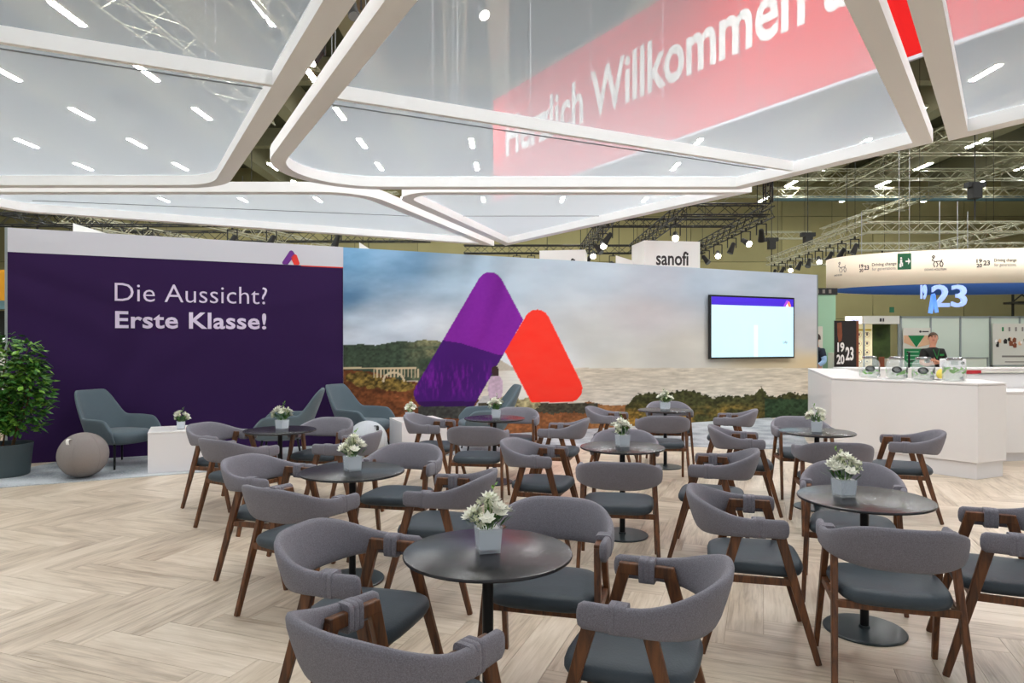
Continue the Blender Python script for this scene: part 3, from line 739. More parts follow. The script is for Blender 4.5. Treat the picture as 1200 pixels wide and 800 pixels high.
MB().prism(pill([(e0+0.16, ez), (e0+0.24, ez), (e0+0.17, ez+0.14), (e0+0.115, ez+0.07)], [0,0.02,0.03,0]), 0.134, 0.136, T).build('screen_emblem', 'screen_orange', sc)
MB().prism([(e0+0.08, ez), (e0+0.16, ez), (e0+0.12, ez+0.06)], 0.134, 0.1365, T).build('screen_emblem', 'screen_white', sc)

# ================================================================== hanging canopy
CZ = 3.40; CT = 0.12; CW = 0.15
def offset_in(pts, d):
    """inward offset of a closed loop of dense points"""
    n = len(pts); ar = sum(pts[i][0]*pts[(i+1)%n][1]-pts[(i+1)%n][0]*pts[i][1] for i in range(n)); sg = 1 if ar > 0 else -1
    out = []
    for i in range(n):
        p = Vector(pts[i]); a = p-Vector(pts[i-1]); b = Vector(pts[(i+1)%n])-p
        if a.length < 1e-6: a = b
        if b.length < 1e-6: b = a
        a.normalize(); b.normalize(); na = Vector((-a.y, a.x))*sg; nb = Vector((-b.y, b.x))*sg
        m = (na+nb).normalized(); k = d/max(0.35, m.dot(na)); q = p+m*k; out.append((q.x, q.y))
    return out
def canopy(label, corners, radii, bars, wires, seam_only=False):
    cx = sum(p[0] for p in corners)/len(corners); cy = sum(p[1] for p in corners)/len(corners)
    t = empty('canopy_panel', label, 'canopy', (cx, cy, CZ), 0, 'white gauze canopy panels')
    P = [(x-cx, y-cy) for x, y in pill(corners, radii, 14)]; I = offset_in(P, CW); n = len(P)
    mb = MB(); vs = []
    for L, z in ((P,0),(I,0),(I,CT),(P,CT)): vs += [(x, y, z) for x, y in L]
    fs = []
    for r in range(4):
        for i in range(n): fs.append((r*n+i, r*n+(i+1)%n, ((r+1)%4)*n+(i+1)%n, ((r+1)%4)*n+i))
    mb.add(vs, fs).build('canopy_frame', 'canopy_frame', t, smooth=40)
    MB().add([(x, y, CT-0.012) for x, y in offset_in(P, CW*0.7)], [tuple(range(n))]).build('gauze', 'gauze', t)
    for (a, b) in bars:
        a = Vector((a[0]-cx, a[1]-cy, CT-0.066)); b = Vector((b[0]-cx, b[1]-cy, CT-0.066)); d = (b-a).normalized(); s = Vector((-d.y, d.x, 0))
        if s.y < 0: s = -s
        if not seam_only: MB().bar(a, b, 0.10, 0.045).build('cross_bar', 'canopy_frame', t)
        MB().bar(a+s*0.42+Vector((0,0,0.048)), b+s*0.36+Vector((0,0,0.048)), 0.006, 0.018).build('gauze_seam', 'seam_grey', t)
    for x, y in wires:
        MB().tube((x-cx, y-cy, CT), (x-cx, y-cy, 11.4-CZ), 0.003, n=5).build('wire', 'wire', t)
canopy('white gauze canopy panel hanging at the upper left, cut by the frame', [(0.08,2.03), (-3.32,7.92), (-9.6,7.92), (-9.6,2.03)], [0.1,0.75,0.6,0.1],
       [((-6.2,2.57), (-1.62,4.82))], [(-2.2,4.9), (-3.0,6.9), (-4.2,6.2), (-5.5,7.4), (-1.5,4.2), (-4.0,4.0)])
canopy('white gauze canopy panel at the upper centre, over the welcome banner', [(0.45,1.56), (3.78,6.13), (2.66,8.0), (-3.10,8.0)], [0.12,0,0,0.95],
       [((-1.31,5.04), (2.93,7.16))], [(-1.2,5.6), (-1.9,7.2), (0.2,7.4), (0.6,5.2), (1.8,5.4), (2.4,6.6), (-0.6,7.5)])
canopy('narrow white gauze canopy panel above the purple wall', [(-7.2,8.12), (-1.78,8.12), (-0.33,12.62), (-6.75,9.42)], [0.6,0.75,0,0.55],
       [((-6.3,8.7), (-1.38,9.88))], [(-2.2,8.5), (-5.0,9.0), (-1.0,11.6)], True)
canopy('triangular white gauze canopy panel above the mural, pointing away', [(-1.55,8.14), (2.86,8.14), (-0.12,12.6)], [0.45,0,0],
       [((-0.84,9.8), (1.5,9.85))], [(-1.0,8.6), (1.9,8.6), (-0.1,11.4)], True)
canopy('white gauze canopy panel at the upper right, cut by the frame', [(0.30,1.15), (5.6,0.9), (5.9,2.75), (3.89,6.08)], [0.1,0.3,0.3,0],
       [], [(3.4,4.4), (4.6,3.6), (3.6,5.3)])

# ================================================================== cafe chairs
def smooth01(t): t = max(0.0, min(1.0, t)); return t*t*(3-2*t)
def make_chair():
    t = empty('cafe_chair')
    # seat pad
    prof = [(0.90, 0.408), (0.965, 0.416), (1.0, 0.432), (1.0, 0.445), (0.975, 0.462), (0.92, 0.472), (0.75, 0.478), (0.4, 0.481)]
    MB().rings([superellipse(0.248*k, 0.238*k, 4.2, 36, z, 0.06) for k, z in prof]).build('seat', 'seat_leather', t, smooth=70)
    fr = MB(); rails = {}
    for s in (-1, 1):
        fr.bar((-0.256,s*0.172,0.394), (0.256,s*0.172,0.394), 0.036, 0.022)
        fr.bar((s*0.258,-0.18,0.394), (s*0.258,0.18,0.394), 0.036, 0.022)
    fr.build('seat_frame', 'walnut', t, bevel=0.004)
    for s in (-1, 1):
        for top, foot in (((s*0.25, 0.095, 0.672), (s*0.278, 0.285, 0)), ((s*0.25, -0.085, 0.672), (s*0.278, -0.275, 0))):
            MB().bar(foot, top, 0.026, 0.030, 0.030, 0.052, side=(1,0,0)).build('leg', 'walnut', t, bevel=0.005)
        rails[s] = MB().bar((s*0.25,-0.108,0.668), (s*0.25,0.118,0.668), 0.048, 0.03).build('armrest', 'walnut', t, bevel=0.005)
    # upholstered wrap-around backrest
    path = []
    for i in range(5): path.append((0.281+0.008*i/5, 0.125-0.16*i/5, i/5*0.18))
    for i in range(15):
        a = PI/2*i/14; e = 2/2.35
        path.append((0.289*math.cos(a)**e if i < 14 else 0.0, -0.035-0.275*math.sin(a)**e, 0.18+0.82*i/14))
    full = [(x, y, w) for x, y, w in path] + [(-x, y, w) for x, y, w in path[-2::-1]]
    rings = []
    n = len(full)
    for i, (x, y, w) in enumerate(full):
        a = Vector(full[max(0, i-1)][:2]); b = Vector(full[min(n-1, i+1)][:2]); d = (b-a).normalized(); nx, ny = d.y, -d.x   # outward for clockwise run
        k = smooth01((w-0.14)/0.72); h = 0.094+0.112*k; zc = 0.664+0.030*k; th = 0.040+0.010*k; lean = 0.30*smooth01((w-0.1)/0.6)
        if nx*x+ny*(y+0.05) < 0: nx, ny = -nx, -ny
        ring = []
        for j in range(14):
            q = 2*PI*j/14; cx = math.copysign(abs(math.cos(q))**(2/3.0), math.cos(q)); cz = math.copysign(abs(math.sin(q))**(2/3.0), math.sin(q))
            dz = cz*h/2; o = cx*th/2 + lean*dz
            ring.append((x+nx*o, y+ny*o, zc+dz))
        rings.append(ring)
    def cap(r, f, dy):
        c = Vector((sum(p[0] for p in r)/len(r), sum(p[1] for p in r)/len(r), sum(p[2] for p in r)/len(r)))
        return [tuple(c+(Vector(p)-c)*f+Vector((0,dy,0))) for p in r]
    rings = [cap(rings[0], 0.35, 0.022), cap(rings[0], 0.78, 0.016)] + rings + [cap(rings[-1], 0.78, 0.016), cap(rings[-1], 0.35, 0.022)]
    MB().rings(rings).build('backrest', 'back_fabric', t, smooth=75)
    for s in (-1, 1):
        rr = []
        for y, g in ((-0.030,-0.004), (-0.028,0.0015), (-0.010,0.002), (-0.0085,0.0004), (-0.007,0.002), (0.012,0.0025), (0.0135,0.0006), (0.015,0.0025), (0.034,0.002), (0.036,-0.004)):
            rr.append([(s*(0.2675+x), y, 0.664+z) for x, z, _ in superellipse(0.0372+g, 0.0485+g, 5, 20, 0)])
        MB().rings(rr).build('arm_wrap', 'back_fabric', rails[s], smooth=60)
    freeze(t); return t
CH = make_chair(); first = True
TN = {1: 'the foreground table', 2: 'the left middle table', 3: 'the table beside the white plinth', 4: 'the table before the purple emblem', 5: 'the centre table',
      6: 'the farthest table', 7: 'the table by the white bar', 8: 'the right foreground table'}
CHAIRS = [  # x, y, facing x, facing y, label
 (-0.345, 2.19, 0.59, 0.81, 'nearest grey cafe chair, back to camera, cut off at the bottom, before the foreground table'),
 (-0.635, 2.92, 0.955, -0.30, 'grey cafe chair facing right at the left of the foreground table'),
 (0.17, 3.25, -0.25, -0.97, 'grey cafe chair facing the camera behind the right of the foreground table'),
 (0.465, 2.57, -0.93, 0.37, 'grey cafe chair facing left at the right front of the foreground table'),
 (-0.45, 4.36, -0.97, 0.23, 'grey cafe chair facing left at the right of the left middle table'),
 (-0.86, 5.20, -0.22, -0.975, 'grey cafe chair facing the camera behind the left middle table'),
 (-1.65, 4.78, 0.95, -0.30, 'grey cafe chair facing right at the left of the left middle table'),
 (-1.235, 4.10, 0.50, 0.87, 'grey cafe chair with its back to the camera before the left middle table'),
 (-2.85, 6.80, 0.95, -0.30, 'leftmost grey cafe chair, facing right, left of the table beside the white plinth'),
 (-2.37, 6.02, 0.50, 0.87, 'grey cafe chair with its back to the camera before the table beside the white plinth'),
 (-2.00, 7.12, -0.2, -0.98, 'grey cafe chair facing the camera behind the table beside the white plinth'),
 (-1.56, 6.28, -0.97, 0.23, 'grey cafe chair facing left at the right of the table beside the white plinth'),
 (-0.86, 7.70, 0.97, -0.22, 'grey cafe chair facing right at the left of the table before the purple emblem'),
 (-0.34, 6.95, 0.12, 0.99, 'grey cafe chair squarely back to camera before the table before the purple emblem'),
 (0.02, 8.28, -0.15, -0.99, 'grey cafe chair facing the camera behind the table before the purple emblem'),
 (0.48, 7.36, -0.96, 0.26, 'grey cafe chair facing left at the right of the table before the purple emblem'),
 (0.26, 5.66, 0.95, -0.31, 'grey cafe chair facing right at the left of the centre table'),
 (0.775, 4.95, 0.17, 0.985, 'grey cafe chair with its back to the camera before the centre table'),
 (1.00, 6.08, -0.15, -0.99, 'grey cafe chair facing the camera behind the centre table'),
 (1.53, 5.24, -0.94, 0.34, 'grey cafe chair facing left at the right of the centre table'),
 (1.28, 8.60, 0.95, -0.30, 'grey cafe chair facing right at the left of the farthest table'),
 (1.74, 7.92, 0.10, 0.995, 'grey cafe chair with its back to the camera before the farthest table'),
 (2.12, 9.20, -0.10, -0.995, 'grey cafe chair facing the camera behind the farthest table'),
 (2.66, 8.42, -0.93, 0.37, 'grey cafe chair facing left at the right of the farthest table, by the bushes'),
 (2.26, 6.60, 0.97, -0.23, 'grey cafe chair facing right at the left of the table by the white bar'),
 (3.08, 7.22, -0.15, -0.99, 'grey cafe chair facing the camera behind the table by the white bar'),
 (2.74, 5.86, 0.20, 0.98, 'grey cafe chair with its back to the camera before the table by the white bar'),
 (3.64, 6.38, -0.93, 0.36, 'grey cafe chair facing left standing closest to the white bar'),
 (1.80, 3.27, 0.275, 0.96, 'grey cafe chair squarely back to camera before the right foreground table'),
 (1.315, 3.73, 0.97, -0.24, 'grey cafe chair facing right at the left of the right foreground table'),
 (2.17, 4.36, -0.42, -0.91, 'grey cafe chair facing the camera behind the right foreground table'),
 (2.46, 3.42, -0.91, 0.41, 'grey cafe chair facing left at the right edge by the right foreground table'),
 (1.98, 2.10, -0.98, 0.2, 'grey cafe chair in the bottom right corner, only its seat corner showing'),
]
for x, y, fx, fy, lb in CHAIRS:
    o = CH if first else copy_tree(CH); first = False
    o.location = (x, y, 0); o.rotation_euler.z = face_angle(fx, fy); tag(o, lb, 'chair', 'grey cafe chairs at the round tables')

# ================================================================== tables and flowers
def make_table():
    t = empty('bistro_table')
    MB().lathe([(0.335,0.722),(0.348,0.726),(0.35,0.731),(0.348,0.738),(0.343,0.74)], 64).build('tabletop', 'table_black', t, smooth=30)
    MB().tube((0,0,0.012), (0,0,0.722), 0.023, n=16).lathe([(0.06,0.71),(0.1,0.722)], 16).build('column', 'black_metal', t, smooth=40)
    MB().lathe([(0.212,0.0),(0.214,0.008),(0.208,0.013),(0.03,0.016),(0.028,0.03)], 48).build('base', 'base_black', t, smooth=30)
    freeze(t); return t
def petal_flower(mb, c, r, n, up, rnd, tilt=0.5):
    c = Vector(c); up = Vector(up).normalized(); a = up.cross(Vector((0.3,0.9,0.1))).normalized(); b = up.cross(a)
    for i in range(n):
        t = 2*PI*i/n+rnd; d = a*math.cos(t)+b*math.sin(t); s = up.cross(d)
        p0 = c; p1 = c+d*r*0.55+s*r*0.33+up*r*tilt*0.5; p2 = c+d*r+up*r*tilt; p3 = c+d*r*0.55-s*r*0.33+up*r*tilt*0.5; mid = c+d*r*0.55+up*r*(tilt*0.5-0.14)
        mb.add([p0,p1,p2,p3,mid], [(0,4,1),(1,4,2),(2,4,3),(3,4,0)])
def make_flowers(variant):
    rnd = random.Random(variant); t = empty('flower_vase')
    v = MB().rings([[(x*k, y*k, z) for x, y in ((-0.05,-0.05),(0.05,-0.05),(0.05,0.05),(-0.05,0.05))] for k, z in ((0.86,0.0),(1.0,0.1),(0.94,0.1),(0.84,0.014))]).build('vase', 'vase_glass', t)
    MB().rings([[(x*k, y*k, z) for x, y in ((-0.05,-0.05),(0.05,-0.05),(0.05,0.05),(-0.05,0.05))] for k, z in ((0.82,0.0145),(0.925,0.095))]).build('white_filling', 'vase_white', t)
    st = MB(); lf = MB(); heads = []
    n = 19
    for i in range(n):
        a = rnd.random()*2*PI; q = 0.02+0.07*rnd.random(); h = 0.13+0.10*(1-q/0.09)+0.035*rnd.random()
        top = Vector((q*math.cos(a), q*math.sin(a), h)); base = Vector((top.x*0.3, top.y*0.3, 0.09)); st.tube(base, top, 0.0022, n=4, caps=False); heads.append(top)
    st.build('stems', 'stem_green', t)
    for i, h in enumerate(heads):
        mb = MB(); up = Vector((h.x*5, h.y*5, 0.7))
        if i % 3 == 2:     # spike of buds
            for k in range(5):
                petal_flower(mb, h+Vector((0.006*math.sin(k*2.4), 0.006*math.cos(k*2.4), 0.012*k-0.03)), 0.020-0.002*k, 5, (math.sin(k*2.4), math.cos(k*2.4), 0.5), k)
            mb.build('blossom', 'bud', t, fix=False)
        else:
            petal_flower(mb, h, 0.034+0.008*rnd.random(), 7, up, rnd.random(), 0.5); petal_flower(mb, h+up.normalized()*0.004, 0.022, 6, up, rnd.random(), 1.1)
            mb.build('blossom', 'petal', t, fix=False)
    for i in range(34):
        a = rnd.random()*2*PI; q = 0.015+0.06*rnd.random(); z = 0.095+0.05*rnd.random(); p = Vector((q*math.cos(a), q*math.sin(a), z))
        d = Vector((math.cos(a), math.sin(a), 0.5+rnd.random())).normalized(); s = d.cross(Vector((0,0,1))).normalized()*0.009; l = 0.035+0.03*rnd.random()
        lf.add([p, p+d*l*0.5+s, p+d*l, p+d*l*0.5-s], [(0,1,2),(0,2,3)])
    tag(lf.build('foliage', 'leaf', t, fix=False), kind='stuff')
    g = MB()      # one taller green tip
    p = Vector((0.012, 0.0, 0.2)); sp = 1 if variant != 3 else -1
    for k in range(9):
        c = p+Vector((sp*0.004*k*(2.2 if variant == 3 else 0.5), 0, 0.0085*k)); a = k*2.4; d = Vector((math.cos(a), math.sin(a), 0.9)).normalized(); s = d.cross(Vector((0,0,1))).normalized()*0.006
        g.add([c, c+d*0.012+s, c+d*0.026, c+d*0.012-s], [(0,1,2),(0,2,3)])
    g.build('green_tip', 'leaf_light', t, fix=False)
    freeze(t); return t
TB = make_table(); FL = {k: make_flowers(k) for k in (1, 2, 3)}; usedf = {1: False, 2: False, 3: False}
def put_flowers(k, loc, rz, lb):
    o = FL[k] if not usedf[k] else copy_tree(FL[k]); usedf[k] = True
    o.location = loc; o.rotation_euler.z = rz; tag(o, lb, 'flower vase', 'white flowers in glass cube vases')
TABLES = [(-0.10, 2.83, 'largest, nearest round black cafe table at the centre front', 1, (0.0, 0.0)), (-1.08, 4.62, 'round black cafe table in the left middle, behind the foreground table', 1, (0.0, 0.0)),
          (-2.31, 6.80, 'round black cafe table beside the white plinth before the purple wall', 2, (0.02, 0.0)), (-0.20, 7.86, 'round black cafe table reflecting the purple and red emblem', 2, (0.02, 0)),
          (0.92, 5.69, 'round black cafe table at the centre with a grey sheen', 2, (0.0, 0.0)), (1.98, 8.82, 'farthest round cafe table, before the printed bushes', 1, (0, 0)),
          (2.97, 6.65, 'round black cafe table standing closest to the white bar', 2, (0.0, 0)), (1.967, 3.81, 'round black cafe table at the right front with oval base showing', 3, (-0.10, 0.03))]
TW = ['on the nearest, foreground table', 'on the left middle table', 'on the table beside a white plinth', 'on the table before the purple emblem',
      'on the centre table', 'on the farthest table', 'on the table by the white bar', 'with bent green tip, right foreground table']
for i, (x, y, lb, fk, off) in enumerate(TABLES):
    o = TB if i == 0 else copy_tree(TB); o.location = (x, y, 0); o.rotation_euler.z = i*0.7
    tag(o, lb, 'table', 'round black cafe tables')
    put_flowers(fk, (x+off[0], y+off[1], 0.7405), 0.25+0.4*i if fk != 3 else 0.15, 'white flowers in a glass cube vase ' + TW[i])

# ================================================================== lounge corner
def make_lounge():
    t = empty('lounge_chair')
    # bucket shell: rim line and base line round the sitter, front right -> back -> front left
    def sec(a):           # a in [-1,1]; 0 = back
        k = abs(a); sx = -1 if a < 0 else 1
        th = PI/2*(1-k**1.0) if False else None
        ang = k*PI*0.5
        if k < 0.62:
            q = k/0.62; x = 0.345*math.sin(q*PI/2)**0.8; y = -0.36+0.26*(1-math.cos(q*PI/2))
        else:
            q = (k-0.62)/0.38; x = 0.345+0.015*q; y = -0.10+0.44*q
        hi = 1-smooth01((k-0.22)/0.20); z = 0.64-0.02*smooth01((k-0.7)/0.3)+0.345*hi - 0.14*smooth01((k-0.9)/0.1)
        return sx*x, y, z, hi
    rows = []
    N = 36
    for i in range(N+1):
        a = -1+2*i/N; x, y, z, hi = sec(a); col = []
        for f, (ox, oz) in enumerate(((0.72, 0.30), (0.84, 0.36), (0.92, 0.45), (0.97, 0.55), (1.0, None))):
            pass
        bx, by = x*0.74, y*0.80+0.02
        for q in (0.0, 0.2, 0.4, 0.6, 0.8, 1.0):
            e = q**0.7; rx = x*(1.0 if hi < 0.5 else 1.0); lean = -0.17*hi*q
            col.append((bx+(rx-bx)*e, by+(y-by)*e+lean, 0.33+(z-0.33)*q))
        rows.append(col)
    vs = [p for c in rows for p in c]; K = 6
    fs = [(i*K+j, (i+1)*K+j, (i+1)*K+j+1, i*K+j+1) for i in range(N) for j in range(K-1)]
    o = MB().add(vs, fs).build('bucket_shell', 'lounge_fabric', t, smooth=True)
    m = o.modifiers.new('thickness', 'SOLIDIFY'); m.thickness = 0.045; m.offset = 1
    m = o.modifiers.new('round', 'SUBSURF'); m.levels = 1; m.render_levels = 2
    MB().rings([superellipse(0.30*k, 0.34*k, 3.4, 32, z, 0.06, (0,0.03)) for k, z in ((0.85,0.30),(0.97,0.33),(1.0,0.40),(0.97,0.44),(0.85,0.46),(0.5,0.47))]).build('seat_cushion', 'lounge_fabric', t, smooth=70)
    for sx, sy in ((-1,1),(1,1),(-1,-1),(1,-1)):
        MB().tube((sx*0.24, sy*0.22, 0.32), (sx*0.30, sy*0.29, 0.0), 0.016, 0.012, n=10).build('leg', 'black_metal', t, smooth=40)
    freeze(t); return t
LG = make_lounge()
for i, (x, y, fx, fy, lb) in enumerate([(-5.16, 8.95, 0.94, -0.34, 'grey blue lounge armchair behind the round ball, before the purple wall'),
        (-3.12, 9.28, -0.97, -0.2, 'grey blue lounge armchair turned left behind the table beside the white plinth'),
        (-2.22, 10.15, 0.92, -0.39, 'grey blue lounge armchair where the purple wall meets the mural'),
        (-0.42, 10.1, -0.97, -0.2, 'grey blue lounge armchair turned left before the red emblem')]):
    o = LG if i == 0 else copy_tree(LG); o.location = (x, y, 0.009); o.rotation_euler.z = face_angle(fx, fy); tag(o, lb, 'armchair', 'grey blue lounge armchairs')
def ball(loc, m, rz, lb):
    t = empty('seating_ball', lb, 'seating ball', loc, rz, 'fabric seating balls')
    prof = [(0.27*math.sin(PI*i/20)*1.0 if 0 < i < 20 else 0.004, 0.265-0.265*math.cos(PI*i/20)) for i in range(21)]
    MB().lathe(prof, 40).build('ball_cover', m, t, smooth=60)
    sm = MB()
    for k in range(6):
        a = PI*k/3
        for i in range(3, 17):
            p = [Vector((0.2712*math.sin(PI*q/20)*math.cos(a), 0.2712*math.sin(PI*q/20)*math.sin(a), 0.265-0.2662*math.cos(PI*q/20))) for q in (i, i+1)]
            sm.tube(p[0], p[1], 0.0025, n=4, caps=False)
    sm.build('seam', m, t)
    h = []
    for i in range(9):
        q = i/8; b = 0.32*(q-0.5)*2; lift = 0.035*math.sin(PI*q); a = -PI/2+0.15; R = 0.27+lift
        el = 0.75+b*0.9*0.5; h.append(Vector((R*math.cos(el)*math.cos(a), R*math.cos(el)*math.sin(a), 0.265+R*math.sin(el)*0.985)))
    mb = MB()
    for i in range(8): mb.bar(h[i], h[i+1], 0.008, 0.034, side=(h[i]-Vector((0,0,0.265))))
    mb.build('carry_handle', 'dark_frame' if m != 'ball_fabric' else 'white_print', t)
ball((-5.10, 8.12, 0.009), 'ball_fabric', -0.35, 'brown grey fabric seating ball on the carpet before the purple wall')
ball((-1.98, 9.35, 0.009), 'ball_fabric_pale', 0.7, 'pale fabric seating ball with dark handle behind the left tables')
def plinth(c, s, h, lb):
    t = empty('white_plinth', lb, 'plinth', (c[0], c[1], 0.009), WANG, 'white cube plinths')
    MB().box(0, s, 0, s, 0, h-0.02).build('plinth_body', 'white_plinth', t, bevel=0.004)
    MB().box(-0.002, s+0.002, -0.002, s+0.002, h-0.018, h).build('plinth_top', 'white_lacquer', t, bevel=0.003)
plinth((-4.44, 8.32), 0.66, 0.50, 'white cube plinth carrying flowers before the purple wall')
plinth((-1.52, 9.42), 0.66, 0.50, 'white cube plinth carrying flowers before the mural')
def onpl(c, a, b): d = rot2((a, b), WANG); return (c[0]+d[0], c[1]+d[1], 0.51)
put_flowers(2, onpl((-4.44, 8.32), 0.36, 0.22), 0.5, 'white flowers in a glass cube vase on the plinth before the purple wall')
put_flowers(1, onpl((-1.52, 9.42), 0.22, 0.36), 0.9, 'white flowers in a glass cube vase on the plinth before the mural')

# potted shrub at the left
pt = empty('potted_shrub', 'tall leafy green shrub in a dark grey pot left of the purple wall', 'potted plant', (-6.12, 8.24, 0.009))
MB().lathe([(0.235,0.0),(0.25,0.01),(0.285,0.36),(0.29,0.385),(0.27,0.385),(0.262,0.33)], 36).build('pot', 'pot', pt, smooth=40)
MB().lathe([(0.262,0.325),(0.262,0.335),(0.05,0.345)], 24).build('soil', 'soil', pt)
rr = random.Random(5); leafA, leafB = MB(), MB()
for i in range(9):
    a = rr.random()*2*PI; top = Vector((0.30*math.cos(a)*rr.random()*1.3, 0.30*math.sin(a)*rr.random()*1.3, 1.1+0.42*rr.random())); b0 = Vector((0.08*math.cos(a), 0.08*math.sin(a), 0.33))
    if i == 0: top = Vector((0.06, 0, 1.66))
    if i == 1: top = Vector((0.32, -0.05, 1.54))
    mid = b0.lerp(top, 0.5)+Vector((0.06*math.cos(a+1), 0.06*math.sin(a+1), 0.05))
    MB().tube(b0, mid, 0.011, 0.009, n=6, caps=False).tube(mid, top, 0.009, 0.004, n=6, caps=False).build('stem', 'bark', pt, smooth=True)
    for k in range(270):
        q = 0.2+0.86*rr.random(); p = (b0.lerp(mid, q*2) if q < 0.5 else mid.lerp(top, min(1.0, q*2-1)))
        sp = 0.19*math.sin(PI*min(1, 0.12+q*0.8))+0.06; az = rr.random()*2*PI; r = sp*math.sqrt(rr.random()); p = p+Vector((r*math.cos(az), r*math.sin(az), 0.12*(rr.random()-0.5)))
        d = Vector((math.cos(az), math.sin(az), 1.6*(rr.random()-0.45))).normalized(); l = 0.07+0.06*rr.random(); w = l*0.27
        s = (d.cross(Vector((0,0,1))).normalized()+Vector((0,0,1.4*(rr.random()-0.5)))).normalized()*w; dn = Vector((0,0,-0.012))
        (leafA if rr.random() < 0.72 else leafB).add([p, p+d*l*0.45+s+dn, p+d*l+dn*1.5, p+d*l*0.45-s+dn, p+d*l*0.5], [(0,1,4),(1,2,4),(2,3,4),(3,0,4)])
tag(leafA.build('foliage', 'leaf', pt, fix=False), kind='stuff'); tag(leafB.build('foliage', 'leaf_light', pt, fix=False), 'lighter young leaves', kind='stuff')

# ================================================================== white bar
def counter(t, path, depth, z0, z1, name, m, inset=0.0, side=1):
    P = [Vector(p) for p in path]; n = len(P); out = []; inn = []
    for i in range(n):
        a = (P[i]-P[i-1]).normalized() if i else None; b = (P[i+1]-P[i]).normalized() if i < n-1 else None
        na = Vector((-a.y, a.x))*side if a else None; nb = Vector((-b.y, b.x))*side if b else None
        m_ = ((na or nb)+(nb or na)).normalized(); k = 1/max(0.4, m_.dot(na or nb)); out.append(P[i]+m_*inset*k); inn.append(P[i]+m_*depth*k)
    return MB().prism([tuple(p) for p in out+inn[::-1]], z0, z1).build(name, m, t, bevel=0.004)
br = empty('bar_counter', 'long white angular bar counter at the right', 'bar counter', (0,0,0))
bp = [(5.55,12.8), (4.38,9.36), (5.44,7.97), (5.93,8.19), (6.1,8.9)]
counter(br, bp, 0.62, 0.0, 0.19, 'plinth_base', 'white_plinth', 0.03)
counter(br, bp, 0.62, 0.195, 1.10, 'front_panel', 'white_lacquer', 0.0)
counter(br, bp, 0.64, 1.105, 1.13, 'worktop', 'white_lacquer', -0.004)
lc = empty('low_counter', 'lower white counter continuing right of the bar', 'counter', (6.15, 9.1, 0), 0.18)
MB().box(0, 3.6, 0, 0.7, 0.12, 0.92).build('front_panel', 'white_lacquer', lc, bevel=0.004)
MB().box(-0.01, 3.6, -0.01, 0.71, 0.922, 0.95).build('worktop', 'white_lacquer', lc, bevel=0.003)
MB().box(0.05, 3.6, 0.06, 0.64, 0, 0.12).build('plinth_base', 'white_plinth', lc)
MB().box(0, 3.6, 0.62, 0.7, 0.952, 1.16).build('upstand', 'white_lacquer', lc, bevel=0.003)
bc = empty('back_counter', 'long white rear counter behind the bar, under the jars', 'counter', (6.35, 12.9, 0), -0.02)
MB().box(0, 6.2, 0, 0.6, 0.1, 1.1).build('front_panel', 'white_lacquer', bc, bevel=0.004)
MB().box(-0.01, 6.21, -0.01, 0.61, 1.102, 1.13).build('worktop', 'white_lacquer', bc, bevel=0.003)
MB().box(0.05, 6.1, 0.05, 0.55, 0, 0.1).build('plinth_base', 'white_plinth', bc)
def jar(loc, rz, lb, full):
    t = empty('drink_jar', lb, 'glass jar', loc, rz, 'glass drink jars on the bar')
    MB().lathe([(0.105,0.0),(0.125,0.01),(0.13,0.03),(0.13,0.19),(0.118,0.225),(0.085,0.25),(0.08,0.262),(0.077,0.262),(0.082,0.248),(0.113,0.222),(0.125,0.188),(0.125,0.03),(0.1,0.008)], 28).build('jar_glass', 'jar_glass', t, smooth=40)
    MB().lathe([(0.1,0.012),(0.122,0.03),(0.122,0.15 if full else 0.11),(0.0,0.151 if full else 0.111)], 24).build('drink', 'drink', t, smooth=40)
    MB().lathe([(0.088,0.262),(0.09,0.285),(0.085,0.292),(0.02,0.298)], 24).build('lid', 'steel', t, smooth=40)
    r2 = random.Random(int(loc[0]*100)); mb = MB()
    for k in range(40 if full else 22):
        a = r2.random()*2*PI; q = 0.1245; z = (0.11 if full else 0.06)+0.055*r2.random(); c = Vector((q*math.cos(a), q*math.sin(a), z)); d = Vector((-math.sin(a), math.cos(a), r2.random()-0.5)).normalized()*0.026; s = Vector((0,0,0.016))
        mb.add([c-d, c-s, c+d, c+s], [(0,1,2,3)])
    tag(mb.build('mint_leaves', 'mint', t, fix=False), kind='stuff')
    for a in ((-PI/2-0.75, -PI/2+0.62) if not full else ()):
        m = MB(); rr_ = []
        for k in range(16):
            q = 2*PI*k/16; th = a+0.46*math.cos(q); rr_.append((0.1325*math.cos(th), 0.1325*math.sin(th), 0.125+0.042*math.sin(q)))
        m.add(rr_, [tuple(range(16))]).build('black_label', 'label_black', t, fix=False)
    MB().tube((0,-0.13,0.045), (0,-0.17,0.045), 0.012, n=8).tube((0,-0.16,0.045), (0,-0.165,0.02), 0.008, n=8).tube((0,-0.155,0.05), (0,-0.155,0.075), 0.006, n=6).build('tap', 'steel', t, smooth=40)
jar((4.90, 9.36, 1.131), 0.35, 'glass drink jar with black labels, leftmost on the bar', False)
jar((5.06, 8.98, 1.131), 0.25, 'glass drink jar with black label, second from the left on the bar', False)
jar((5.24, 8.70, 1.131), 0.2, 'glass drink jar with black labels beside the yellow lemon', False)
jar((5.44, 8.40, 1.131), 0.0, 'glass jar full of mint leaves, rightmost on the bar', True)
t = MB().lathe([(0.004,0.0),(0.03,0.008),(0.05,0.045),(0.046,0.085),(0.028,0.115),(0.01,0.128),(0.004,0.134)], 16).build('lemon', 'lemon', smooth=True, loc=(5.66, 9.02, 1.131)); tag(t, 'yellow lemon standing on the bar between the two right jars', 'lemon')
nb = empty('menu_folder', 'flat red and black folder lying at the right end of the bar', 'folder', (6.5, 9.78, 1.161), 0.18)
